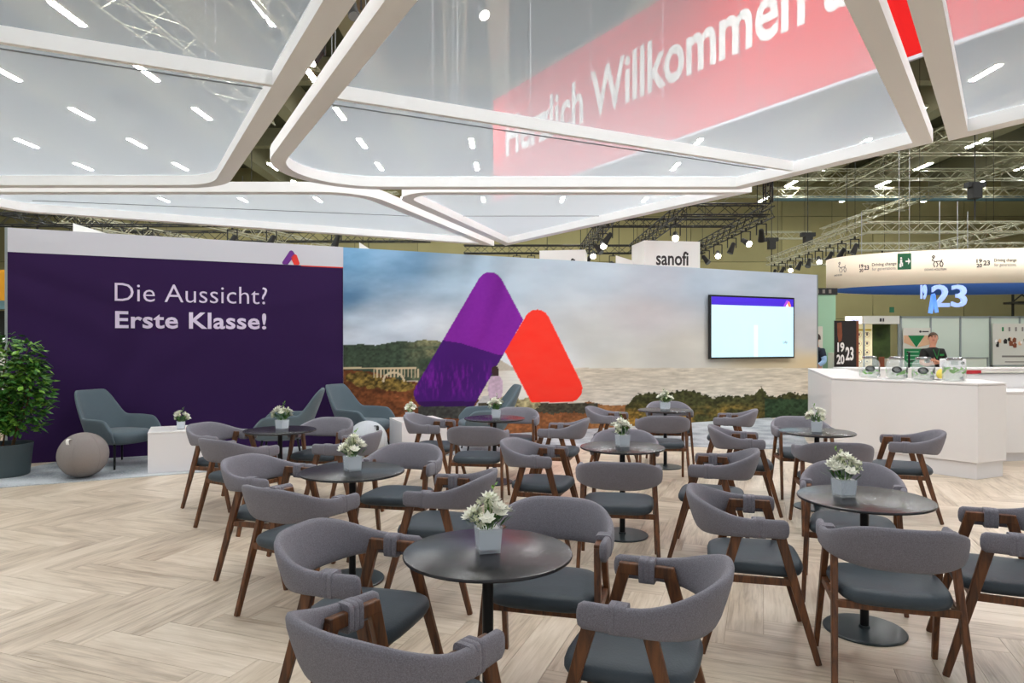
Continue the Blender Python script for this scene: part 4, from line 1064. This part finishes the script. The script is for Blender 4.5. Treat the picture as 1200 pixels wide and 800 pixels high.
MB().box(0, 0.26, 0, 0.05, 0, 0.05).build('red_cover', 'red_thing', nb); MB().box(0.26, 1.25, 0, 0.05, 0, 0.03).build('pages', 'poster_grey', nb); MB().box(0.2, 1.3, -0.01, 0.06, -0.0005, 0.004).build('black_back', 'label_black', nb)
tap = empty('bar_faucet', 'small dark faucet on the rear counter beside a white machine', 'faucet', (7.62, 13.1, 1.131))
MB().tube((0,0,0), (0,0,0.3), 0.018, n=8).tube((0,0,0.3), (-0.1,-0.12,0.3), 0.014, n=8).build('spout', 'black_metal', tap); MB().tube((0.02,0,0.12), (0.09,0,0.14), 0.01, n=6).build('lever', 'black_metal', tap)
cm = empty('coffee_machine', 'white counter machine behind the rightmost jar', 'machine', (8.35, 13.05, 1.131))
MB().box(0, 0.34, 0, 0.3, 0, 0.17).build('housing', 'white_plinth', cm, bevel=0.02); MB().box(0.04, 0.18, -0.006, 0, 0.05, 0.13).build('control_panel', 'alu', cm); MB().tube((0.26,-0.02,0.09), (0.26,0.0,0.09), 0.03, n=14).build('dial', 'black_metal', cm)

# ================================================================== ring banner over the neighbouring stand
RC = Vector((13.75, 20.0)); RA, RB = 4.42, 2.3; RZ0, RZ1 = 3.17, 4.07
def ring_pt(th, out=0.0):
    n = Vector((math.cos(th)/RA, math.sin(th)/RB)).normalized(); return Vector((RC.x+RA*math.cos(th)+n.x*out, RC.y+RB*math.sin(th)+n.y*out))
rb = empty('ring_banner', 'cream oval ring banner with printed emblems hanging over the next stand', 'banner', (RC.x, RC.y, RZ0))
def band(name, m, out, z0, z1, n=96):
    vs = []; 
    for i in range(n):
        p = ring_pt(2*PI*i/n, out)-RC; vs += [(p.x, p.y, z0-RZ0), (p.x, p.y, z1-RZ0)]
    fs = [(2*i, 2*((i+1) % n), 2*((i+1) % n)+1, 2*i+1) for i in range(n)]
    o = MB().add(vs, fs).build(name, m, rb, smooth=True, fix=False); md = o.modifiers.new('thickness', 'SOLIDIFY'); md.thickness = 0.012; md.offset = 0
    return o
band('outer_band', 'cream_banner', 0.0, RZ0, RZ1); band('inner_band', 'ring_blue', -0.05, RZ0, RZ1-0.02)
TH = [PI+PI*i/4000 for i in range(4001)]; AL = [0.0]
for i in range(4000): AL.append(AL[-1]+(ring_pt(TH[i+1])-ring_pt(TH[i])).length)
def ring_at(u):            # arc position seen at a given image column
    best = min(range(4001), key=lambda i: abs(600+800*ring_pt(TH[i]).x/ring_pt(TH[i]).y-u)); return AL[best]
def rbend(s0, z0, out):
    def f(c):
        th = float(np.interp(s0+c.x, AL, TH)); p = ring_pt(th, out+c.z)-RC; return Vector((p.x, p.y, z0+c.y-RZ0))
    return f
def rtext(body, u0, u1, z0, h, m='ink', bold=0.0):
    s0, s1 = ring_at(u0), ring_at(u1); text('printed_lettering', body, Matrix(), m, rb, width=s1-s0, height=h, bold=bold, thick=0.003, bend=rbend(s0, z0, 0.008))
for k in ((1007.2, 1011.8, 1012.8, 1018.4, 1022, 1050.5), (1144.2, 1150.8, 1152, 1160, 1165, 1191)):
    rtext('19', k[0], k[1], 3.70, 0.10, bold=0.03); rtext('20', k[0], k[1], 3.58, 0.10, bold=0.03); rtext('23', k[2], k[3], 3.63, 0.13, bold=0.03)
    rtext('Driving change', k[4], k[5], 3.695, 0.11, bold=0.01); rtext('for generations.', k[4], k[5], 3.575, 0.11, 'ink_soft')
def strokes(s0, z0, k, m, pts, w):
    mb = MB()
    for a, b in pts:
        A = Vector((a[0]*k, a[1]*k, 0)); B = Vector((b[0]*k, b[1]*k, 0)); d = (B-A).normalized(); s = Vector((-d.y, d.x, 0))*w/2; f = rbend(s0, z0, 0.008)
        mb.add([f(p+Vector((0,0,q))) for q in (0, 0.003) for p in (A-s, B-s, B+s, A+s)], [(0,1,2,3),(4,5,6,7),(0,1,5,4),(1,2,6,5),(2,3,7,6),(3,0,4,7)])
    mb.build('printed_emblem', m, rb)
horse = [((0.3,0.9),(0.42,1.0)), ((0.42,1.0),(0.5,0.9)), ((0.5,0.9),(0.42,0.78)), ((0.42,0.78),(0.3,0.9)), ((0.42,0.78),(0.3,0.62)), ((0.3,0.62),(0.5,0.5)), ((0.5,0.5),(0.95,0.52)), ((0.95,0.52),(1.02,0.66)),
         ((0.5,0.5),(0.4,0.3)), ((0.4,0.3),(0.5,0.05)), ((0.6,0.48),(0.72,0.28)), ((0.72,0.28),(0.62,0.05)), ((0.95,0.52),(0.85,0.3)), ((0.85,0.3),(0.95,0.05)), ((0.98,0.5),(1.08,0.3)), ((1.08,0.3),(1.0,0.05))]
strokes(ring_at(1087), 3.60, 0.33, 'ink', horse, 0.022); strokes(ring_at(980), 3.60, 0.33, 'ink_soft', horse, 0.02)
rtext('DOWS HOLSTEIN', 1083.5, 1109, 3.53, 0.055); rtext('DOWS HOLSTEIN', 978, 987, 3.53, 0.05, 'ink_soft')
for x in (-3.2, 0, 3.2):
    MB().tube((x, 0.6, 0.6), (x, 0.6, 2.4), 0.01, n=5).build('hanger', 'wire', rb)
# glowing numerals below the ring
gn = empty('glowing_numerals', 'glowing pale blue numerals 23 hanging under the ring banner', 'light sign', (11.6, 19.0, 2.55))
text('numerals', '23', axes((1,0,0), (0,0,1), (0,-1,0), (0.06, 0, 0.05)), 'glow_white', gn, width=0.96, height=0.62, bold=0.015, thick=0.08)
text('numerals', '19', axes((1,0,0), (0,0,1), (0,-1,0), (-0.18, 0.1, 0.28)), 'glow_white', gn, width=0.16, height=0.4, bold=0.03, thick=0.06)
MB().bar((-0.02,-0.1,-0.12), (0.06,-0.1,0.38), 0.1, 0.05).bar((0.16,-0.1,-0.1), (0.06,-0.1,0.42), 0.08, 0.05).build('light_bars', 'glow_blue', gn)
MB().tube((0.3,0,0.6), (0.3,0,3.0), 0.01, n=5).tube((0.8,0,0.6), (0.8,0,3.0), 0.01, n=5).build('hanger', 'wire', gn)
# exit sign in front of the ring
ex = empty('exit_sign', 'green hanging exit sign with white arrow before the ring banner', 'exit sign', (8.62, 15.0, 3.22), -0.35)
MB().box(-0.13, 0.13, -0.02, 0.02, 0, 0.35).build('sign_plate', 'exit_green', ex)
MB().prism([(0.02,0.16),(0.07,0.16),(0.07,0.10),(0.115,0.175),(0.07,0.25),(0.07,0.19),(0.02,0.19)], 0.021, 0.024, axes((1,0,0),(0,0,1),(0,-1,0),(0,0,0))).build('arrow', 'white_print', ex)
Mx = axes((1,0,0),(0,0,1),(0,-1,0),(0,0,0))
MB().prism(superellipse_pts := [(-0.065+0.02*math.cos(q*PI/4), 0.25+0.02*math.sin(q*PI/4)) for q in range(8)], 0.021, 0.024, Mx).box(-0.085,-0.045,0.13,0.22,0.021,0.024,Mx).box(-0.1,-0.06,0.05,0.13,0.021,0.024,Mx).box(-0.055,-0.03,0.07,0.15,0.021,0.024,Mx).build('running_figure', 'white_print', ex)
MB().tube((-0.1,0,0.35), (-0.1,0,5.0), 0.005, n=4).tube((0.1,0,0.35), (0.1,0,5.0), 0.005, n=4).build('hanger', 'wire', ex)

# ================================================================== white hanging signs behind the mural
def cube_sign(loc, rz, w, d, h, lb, tz, th, tx0, tw):
    t = empty('hanging_sign', lb, 'sign', loc, rz, 'white hanging company signs')
    MB().box(0, w, 0, d, 0, h).build('sign_box', 'sign_white', t, bevel=0.005)
    text('lettering', 'sanofi', axes((1,0,0),(0,0,1),(0,-1,0),(tx0, -0.002, tz)), 'ink', t, width=tw, height=th, bold=0.02, thick=0.004)
    MB().tube((0.2,d/2,h), (0.2,d/2,h+2.2), 0.012, n=5).tube((w-0.2,d/2,h), (w-0.2,d/2,h+2.2), 0.012, n=5).build('hanger', 'truss_black', t)
mat('sign_white', (236, 236, 234), 0.6, emit=0.12)
cube_sign((4.24, 21.9, 3.75), 0.16, 1.9, 1.2, 1.15, 'white hanging box sign with the full grey company name above the mural', 0.36, 0.46, 0.4, 1.1)
cube_sign((0.95, 23.6, 3.85), -0.16, 1.58, 1.2, 0.95, 'white hanging box sign mostly hidden behind the mural, left of the lettered one', 0.26, 0.40, 0.28, 0.95)
for lb, x0, x1, y, z0, z1, rz in (('small white hanging panel peeking above the purple wall near its left end', -12.2, -11.3, 19, 3.6, 4.93, 0.0),
                              ('small white wedge of a hanging panel above the mural near the purple wall', -4.47, -4.1, 20, 3.4, 4.55, 0.0),
                              ('white hanging panel end just left of the lettered sign', 3.5, 4.2, 23, 3.5, 4.55, 0.0)):
    o = empty('fabric_sign', lb, 'sign', (x0, y, z0), rz, 'plain white hanging panels')
    MB().prism([(0,0), (x1-x0,0), (x1-x0, (z1-z0)*0.8), (0, z1-z0)], -0.03, 0.03, axes((1,0,0),(0,0,1),(0,-1,0),(0,0,0))).build('panel_fabric', 'sign_white', o)
    MB().tube((0.1,0,z1-z0-0.05), (0.1,0,z1-z0+2), 0.01, n=5).tube((x1-x0-0.1,0,(z1-z0)*0.8), (x1-x0-0.1,0,z1-z0+2), 0.01, n=5).build('hanger', 'truss_black', o)

# ================================================================== neighbouring booths at the right
bw = empty('booth_wall', 'pale greenish white panel wall of the booth behind the bar', 'partition', (13.1, 23, 0))
mp_ = MB().box(0.03, 0.97, 0, 0.04, 0.03, 2.45).mesh('wall_panel', 'panel_pale')
for i in range(8):
    o = bpy.data.objects.new('wall_panel', mp_); C.objects.link(o); o.parent = bw; o.location = (i, 0, 0)
    MB().box(i-0.03, i+0.03, -0.02, 0.06, 0, 2.52).build('post', 'alu', bw)
MB().box(-0.03, 8, -0.02, 0.06, 2.45, 2.51).build('top_rail', 'alu', bw)
# green poster
gp = empty('green_poster', 'poster with green inverted triangle and green text block, beside the man', 'poster', (13.13, 22.94, 0))
Mp = axes((1,0,0),(0,0,1),(0,-1,0),(0,0,0))
MB().box(0, 0.92, 0.4, 2.12, 0, 0.02, Mp).build('sheet', 'poster_grey', gp)
MB().box(0.04, 0.9, 0.4, 1.42, 0.02, 0.024, Mp).build('text_block', 'poster_green', gp)
MB().prism([(0.16,1.86),(0.72,1.86),(0.44,1.46)], 0.026, 0.03, Mp).build('triangle', 'poster_green', gp)
MB().prism([(0.02,1.86),(0.16,1.86),(0.42,1.46),(0.02,1.62)], 0.02, 0.024, Mp).prism([(0.72,1.86),(0.9,1.86),(0.9,1.56),(0.48,1.46)], 0.02, 0.024, Mp).build('printed_hands', 'skin_print', gp)
for k in range(5): MB().box(0.12, 0.12+(0.5 if k else 0.4), 1.3-0.13*k, 1.33-0.13*k, 0.024, 0.027, Mp).build('text_line', 'panel_green', gp)
MB().lathe([(0.04,0),(0.04,0.004)], 10, M=Mp @ Matrix.Translation((0.58,1.99,0.02))).box(0.64, 0.86, 1.97, 2.01, 0.02, 0.024, Mp).build('printed_logo', 'ink', gp)
# poster at the far right
rp = empty('crowd_poster', 'wide poster with a row of animals and a teal wedge at the right edge', 'poster', (16.12, 22.9, 0))
MB().box(0, 2.2, 0.2, 2.26, 0, 0.02, Mp).build('sheet', 'poster_grey', rp)
MB().prism([(0,0.2),(2.2,0.2),(2.2,1.0),(0,0.6)], 0.02, 0.024, Mp).build('teal_wedge', 'poster_teal', rp)
r3 = random.Random(3)
crowd = ['poster_brown', 'poster_black', 'white_print', 'skin_print']
for k in range(40):
    x = 0.05+2.1*r3.random(); z = 1.42+0.03*x+0.24*r3.random(); w = 0.05+0.06*r3.random()
    MB().prism([(x,z),(x+w,z),(x+w*1.1,z+w*1.3),(x+w*0.4,z+w*1.7),(x-0.02,z+w)], 0.02, 0.023+0.0002*k, Mp).build('printed_animal', crowd[k % 4], rp)
text('lettering', 'A WORLD AHEAD FOR YOU', Mp @ Matrix.Translation((0.2, 1.12, 0.021)), 'ink_soft', rp, width=1.7, height=0.08, thick=0.002) if False else MB().box(0.3, 1.5, 1.13, 1.19, 0.02, 0.023, Mp).box(0.4, 1.3, 0.96, 0.99, 0.02, 0.023, Mp).build('text_line', 'ink_soft', rp)
for k in range(4): MB().box(0.3+0.22*k, 0.36+0.22*k, 2.0, 2.14, 0.02, 0.023, Mp).build('printed_logo', 'poster_green' if k == 0 else 'ink_soft', rp)
# low partitions in front of it
for lb, x0, x1, y, z in (('low pale partition right of the man behind the bar', 12.8, 13.6, 19.5, 1.2), ('lower pale partition at the far right behind the bar', 13.7, 14.75, 19.5, 0.98)):
    o = empty('low_partition', lb, 'partition', (x0, y, 0), 0, 'low pale partitions')
    MB().box(0.04, x1-x0-0.04, 0, 0.04, 0.02, z-0.03).build('wall_panel', 'panel_pale', o); MB().box(0, 0.04, -0.02, 0.06, 0, z).box(x1-x0-0.04, x1-x0, -0.02, 0.06, 0, z).box(0, x1-x0, -0.02, 0.06, z-0.03, z).build('frame', 'alu', o)
# header booth with icon wall and leafy print
hb = empty('header_booth', 'booth with grey header board, warm icon wall and leafy dark print', 'booth', (10.2, 20.5, 0))
MB().box(0.36, 1.44, 0, 0.5, 2.18, 2.42).build('header_board', 'poster_grey', hb)
MB().box(0.84, 0.9, -0.01, 0, 2.25, 2.35).box(0.93, 0.97, -0.01, 0, 2.25, 2.35).build('header_mark', 'ink', hb)
MB().box(0.1, 0.88, 0.5, 0.55, 0, 2.18).build('icon_wall', 'cream_lit', hb)
MB().box(0.88, 1.44, 0.5, 0.55, 0, 2.18).build('leafy_print', 'plant_print', hb)
for i in range(3):
    for j in range(4):
        c = (0.22+0.25*i, 1.86-0.27*j); mb = MB(); n = 14
        vs = [(c[0]+r*math.cos(2*PI*k/n), c[1]+r*math.sin(2*PI*k/n)) for r in (0.085, 0.075) for k in range(n)]
        mb.add([Mp @ Vector((x, z, -0.494)) for x, z in vs], [(k, (k+1) % n, n+(k+1) % n, n+k) for k in range(n)]); mb.box(c[0]-0.03, c[0]+0.03, c[1]-0.03, c[1]+0.03+0.02*(i-j), -0.496, -0.492, Mp)
        mb.build('printed_icon', 'ink_soft', hb)
MB().box(0.1, 0.84, 0.48, 0.5, 1.98, 2.04).build('yellow_strip', 'lemon', hb)
MB().box(0.36, 0.40, 0.0, 0.05, 0, 2.18).box(1.40, 1.44, 0, 0.05, 0, 2.18).build('post', 'alu', hb)
MB().box(0.8, 1.15, -0.5, -0.2, 0, 1.15).build('reception_desk', 'poster_grey', hb)
MB().box(0.62, 0.74, -0.45, -0.35, 0, 1.2).build('display_column', 'poster_brown', hb)
tag(MB().box(11.3, 11.42, 20.4, 20.44, 2.52, 2.68).build('wall_exit_sign', 'exit_green'), 'small green exit sign above the grey header board', 'exit sign')
ls = empty('lit_sign', 'small lit white sign with blue lettering left of the header board', 'sign', (9.95, 20.3, 2.18))
MB().box(0, 0.46, 0, 0.1, 0, 0.22).build('sign_box', 'sign_lit', ls); text('lettering', 'Medivet', axes((1,0,0),(0,0,1),(0,-1,0),(0.13,-0.001,0.06)), 'sign_blue', ls, width=0.32, height=0.1, thick=0.002)
MB().tube((0.23,0.05,-2.18), (0.23,0.05,0), 0.02, n=6).build('post', 'alu', ls)
# dark numeral banner
nbn = empty('numeral_banner', 'dark tall banner with white numerals left of the jars', 'banner', (8.02, 17.0, 0))
MB().box(0, 0.54, 0, 1.98+0.18, 0, 0.03, Mp).build('banner_sheet', 'poster_black', nbn); MB().box(0.54, 0.6, 0, 2.16, -0.02, 0.03, Mp).build('frame', 'poster_brown', nbn)
MB().prism([(0.06,2.1),(0.17,2.12),(0.19,1.8),(0.17,1.66),(0.1,1.62),(0.07,1.8)], 0.03, 0.034, Mp).build('printed_face', 'poster_brown', nbn)
for body, x, z, w, h in (('19', 0.07, 1.38, 0.17, 0.24), ('20', 0.05, 1.08, 0.19, 0.24), ('23', 0.27, 1.17, 0.2, 0.34)):
    text('lettering', body, Mp @ Matrix.Translation((x, z, 0.031)), 'white_print', nbn, width=w, height=h, bold=0.03, thick=0.003)
MB().box(-0.05, 0.65, -0.15, 0.15, 0, 0.05).build('foot', 'alu', nbn)
# pale green partition with dark letter strip, just right of the mural
gpn = empty('green_partition', 'pale green lit partition just right of the mural edge', 'partition', (8.2, 18.6, 0))
MB().box(0, 0.62, 0, 0.08, 0, 2.92).build('wall_panel', 'panel_green', gpn); MB().box(-0.02, 0.66, -0.02, 0.1, 2.92, 3.1).build('letter_strip', 'label_black', gpn); MB().box(0.02, 0.26, -0.012, 0, 0.3, 2.06).build('cream_door', 'poster_grey', gpn)
for k in range(3): MB().box(0.08+0.17*k, 0.15+0.17*k, -0.026, -0.02, 2.96, 3.06).build('strip_letter', 'ink_soft', gpn)
MB().box(0.36, 0.5, -0.4, -0.1, 0, 1.35).build('leaflet_stand', 'panel_pale', gpn)
# dark scaffold at far right
sfd = empty('black_scaffold', 'small black scaffold table standing high at the right edge above the booth wall', 'scaffold', (24.2, 33.0, 2.6))
MB().box(-0.1, 2.0, -0.5, 0.5, 0.9, 1.0).build('platform', 'truss_black', sfd)
for x in (0, 0.9, 1.8): MB().box(x, x+0.08, 0, 0.08, -2.6, 1.7).build('leg', 'truss_black', sfd)
MB().bar((0,0,1.0), (0.9,0,1.7), 0.05).bar((0.9,0,1.0), (0,0,1.7), 0.05).bar((0,0,1.7), (1.9,0,1.7), 0.06).build('brace', 'truss_black', sfd)
# far left, past the purple wall
lbh = empty('yellow_booth', 'yellow fronted booth just visible left of the purple wall', 'booth', (-17.2, 20, 0))
MB().box(0, 4.0, 0, 0.3, 2.85, 3.75).build('fascia', 'orange_panel', lbh); MB().box(0, 4.0, -0.02, 0.3, 2.6, 2.85).build('lower_fascia', 'teal_panel', lbh); MB().box(0, 4.0, 1.0, 1.1, 0, 2.6).build('back_panel', 'booth_dark', lbh)
MB().box(0.6, 2.6, 0.2, 0.7, 0, 1.4).build('reception_desk', 'poster_grey', lbh); MB().box(1.9, 2.3, 0.5, 0.6, 1.6, 1.8).build('lit_screen', 'sign_lit', lbh)
for x in (0, 3.92): MB().box(x, x+0.08, 0, 0.08, 0, 2.6).build('post', 'alu', lbh)

# ================================================================== people
def skin_mesh(nodes, edges, name, m, parent, sub=2):
    me = bpy.data.meshes.new(name); me.from_pydata([n[:3] for n in nodes], edges, [])
    o = bpy.data.objects.new(name, me); C.objects.link(o)
    o.modifiers.new('skin', 'SKIN'); sv = me.skin_vertices[0].data
    for i, n in enumerate(nodes):
        r = n[3]; sv[i].radius = (r if isinstance(r, tuple) else (r, r)); sv[i].use_root = (i == 0)
    s = o.modifiers.new('sub', 'SUBSURF'); s.levels = sub; s.render_levels = sub
    dg = bpy.context.evaluated_depsgraph_get(); m2 = bpy.data.meshes.new_from_object(o.evaluated_get(dg))
    bpy.data.objects.remove(o); bpy.data.meshes.remove(me)
    m2.materials.clear(); m2.materials.append(MATS[m]); m2.polygons.foreach_set('use_smooth', [True]*len(m2.polygons)); m2.name = name
    o = bpy.data.objects.new(name, m2); C.objects.link(o); o.parent = parent; return o
def head_parts(t, hc, yaw, hair, hairm):
    """face, ears and hair on a head centred at hc; yaw turns it about z"""
    R = Matrix.Translation(hc) @ Matrix.Rotation(yaw, 4, 'Z')
    def rg(prof, mname, nm, k=20, sm=True):
        return MB().rings([[R @ Vector(p) for p in r] for r in prof]).build(nm, mname, t, smooth=sm)
    for s in (-1, 1):
        MB().lathe([(0.002,-0.008),(0.012,-0.004),(0.013,0.0),(0.010,0.006),(0.002,0.008)], 10, M=R @ Matrix.Translation((s*0.032,-0.098,0.012))).build('eye', 'eye', t, smooth=True)
        MB().bar(R @ Vector((s*0.014,-0.106,0.035)), R @ Vector((s*0.05,-0.096,0.034)), 0.01, 0.008).build('eyebrow', hairm, t)
        MB().lathe([(0.004,-0.012),(0.03,-0.006),(0.032,0.004),(0.02,0.01)], 12, M=R @ Matrix.Translation((s*0.083,0.008,-0.005)) @ Matrix.Rotation(s*PI/2, 4, 'Y') @ Matrix.Scale(0.7, 4, (0,1,0))).build('ear', 'skin', t, smooth=True)
    MB().add([R @ Vector(p) for p in ((0,-0.098,0.022),(-0.016,-0.1,-0.03),(0.016,-0.1,-0.03),(0,-0.132,-0.024),(0,-0.1,-0.036))], [(0,1,3),(0,3,2),(1,4,3),(2,3,4),(0,2,4,1)]).build('nose', 'skin', t, smooth=True)
    MB().bar(R @ Vector((-0.026,-0.096,-0.062)), R @ Vector((0.026,-0.096,-0.062)), 0.014, 0.014).build('mouth', 'lip', t, bevel=0.004)
    # hair cap
    rs = []
    for i in range(9):
        e = (0.02+0.98*i/8)*PI*0.5; z = 0.118*math.sin(e)+0.005; k = math.cos(e)
        ring = []
        for j in range(20):
            a = 2*PI*j/20; x = 0.098*math.cos(a)*max(k, 0.03); y = 0.116*math.sin(a)*max(k, 0.03)+0.012
            zz = z
            if y < -0.03 and i < 4: zz = max(z, 0.055); y = max(y, -0.098)
            if y > 0.0 and i == 0: zz = z-hair
            ring.append(R @ Vector((x, y, zz)))
        rs.append(ring)
    MB().rings(rs).build('hair', hairm, t, smooth=True)
def person(loc, rz, lb, arms, yaw, shirt, sleeve_m, hairm, vest):
    t = empty('person', lb, 'person', loc, rz)
    # body: faces local -y
    N = [(0,0,0.95,(0.155,0.11)), (0,0,1.10,(0.145,0.105)), (0,0,1.28,(0.165,0.115)), (0,0.005,1.42,(0.15,0.098)), (0,0.01,1.50,(0.064,0.062)), (0,0.004,1.575,(0.057,0.06)),
         (0,-0.014,1.655,(0.074,0.092)), (0,-0.005,1.74,(0.094,0.11)), (0,0.0,1.81,(0.07,0.085))]
    E = [(i, i+1) for i in range(8)]
    off = len(N)
    for s in (-1, 1):
        b = len(N); A = arms[s]
        N += [(s*0.20,0.01,1.43,0.062)] + [(*A[0], 0.05), (*A[1], 0.040), (*A[2], 0.029)]; E += [(3, b), (b, b+1), (b+1, b+2), (b+2, b+3)]
        w = Vector(A[2]); d = (Vector(A[2])-Vector(A[1])).normalized(); pn = len(N); up = Vector((0,-0.3,1)).normalized(); sd = d.cross(up).normalized()
        N += [tuple(w+d*0.06)+((0.036,0.02),)]; E += [(b+3, pn)]
        for k in range(4):
            q = len(N); f0 = w+d*0.095+up*(0.027-0.018*k); L = (0.066,0.075,0.07,0.055)[k]
            N += [tuple(f0)+(0.0095,), tuple(f0+d*L*0.5+Vector((0,0.012,0)))+(0.009,), tuple(f0+d*L+Vector((0,0.03,0)))+(0.0075,)]; E += [(pn, q), (q, q+1), (q+1, q+2)]
        q = len(N); N += [tuple(w+d*0.045+up*0.036)+(0.011,), tuple(w+d*0.075+up*0.062)+(0.009,)]; E += [(pn, q), (q, q+1)]
        l = len(N); N += [(s*0.095,0.0,0.88,0.098), (s*0.105,-0.01,0.50,0.066), (s*0.11,0.02,0.10,0.045), (s*0.115,-0.06,0.045,0.04), (s*0.12,-0.15,0.03,0.03)]; E += [(0, l)] + [(l+k, l+k+1) for k in range(4)]
    skin_mesh(N, E, 'body', 'skin', t)
    SN = [(0,0,0.93,(0.168,0.124)), (0,0,1.10,(0.158,0.118)), (0,0,1.28,(0.185,0.134)), (0,0.005,1.44,(0.19,0.125)), (0,0.008,1.50,(0.098,0.09)), (0,0.008,1.525,(0.078,0.078))]; SE = [(i, i+1) for i in range(5)]
    for s in (-1, 1):
        b = len(SN); e = Vector(arms[s][0]); sh = Vector((s*0.20,0.01,1.43)); SN += [(*sh, 0.084), tuple(sh.lerp(e, 0.35))+(0.08,), tuple(sh.lerp(e, 0.75))+(0.074,)]; SE += [(3, b), (b, b+1), (b+1, b+2)]
        if vest:
            VN = [tuple(sh.lerp(e, 0.1))+(0.079,), (*e, 0.064), tuple(e.lerp(Vector(arms[s][1]), 0.95))+(0.05,)]; skin_mesh(VN, [(0,1),(1,2)], 'sleeve', sleeve_m, t)
    skin_mesh(SN, SE, 'shirt', shirt, t)
    TN_ = [(0,0,0.98,(0.166,0.122))]; TE = []
    for s in (-1, 1):
        l = len(TN_); TN_ += [(s*0.095,0.0,0.88,0.112), (s*0.105,-0.01,0.50,0.082), (s*0.11,0.02,0.09,0.066)]; TE += [(0, l), (l, l+1), (l+1, l+2)]
        skin_mesh([(s*0.11,0.045,0.045,0.05), (s*0.115,-0.06,0.042,0.052), (s*0.12,-0.17,0.034,0.04)], [(0,1),(1,2)], 'shoe', 'shoe', t)
    skin_mesh(TN_, TE, 'trousers', 'trouser', t)
    head_parts(t, Vector((0,-0.004,1.728)), yaw, 0.045, hairm)
    return t
armsA = {-1: [(-0.29,-0.03,1.17), (-0.10,-0.19,1.16), (0.12,-0.185,1.20)], 1: [(0.29,-0.03,1.17), (0.10,-0.20,1.22), (-0.13,-0.20,1.19)]}
armsA = {-1: [(-0.285,-0.02,1.17), (-0.25,-0.10,1.13), (0.07,-0.20,1.20)], 1: [(0.285,-0.02,1.17), (0.24,-0.12,1.15), (-0.10,-0.225,1.22)]}
armsB = {-1: [(-0.27,0.03,1.17), (-0.22,-0.14,1.06), (-0.10,-0.26,1.10)], 1: [(0.27,0.03,1.17), (0.22,-0.14,1.06), (0.10,-0.26,1.10)]}
man = person((9.25, 15.0, -0.005), 0.08, 'person in a black t-shirt with arms crossed behind the bar', armsA, -0.55, 'shirt_black', 'shirt_black', 'hair_brown', False)
MB().bar((-0.07,-0.105,1.47), (0.0,-0.132,1.27), 0.012, 0.006).bar((0.07,-0.105,1.47), (0.0,-0.132,1.27), 0.012, 0.006).build('lanyard', 'green_print', man)
MB().box(0.06, 0.15, -0.142, -0.128, 1.33, 1.37).build('shirt_print', 'green_print', man)
person((7.38, 16.6, -0.005), -1.25, 'person in a navy vest and light blue sleeves half hidden by the mural edge', armsB, -0.2, 'vest_navy', 'shirt_blue', 'hair_dark', True)
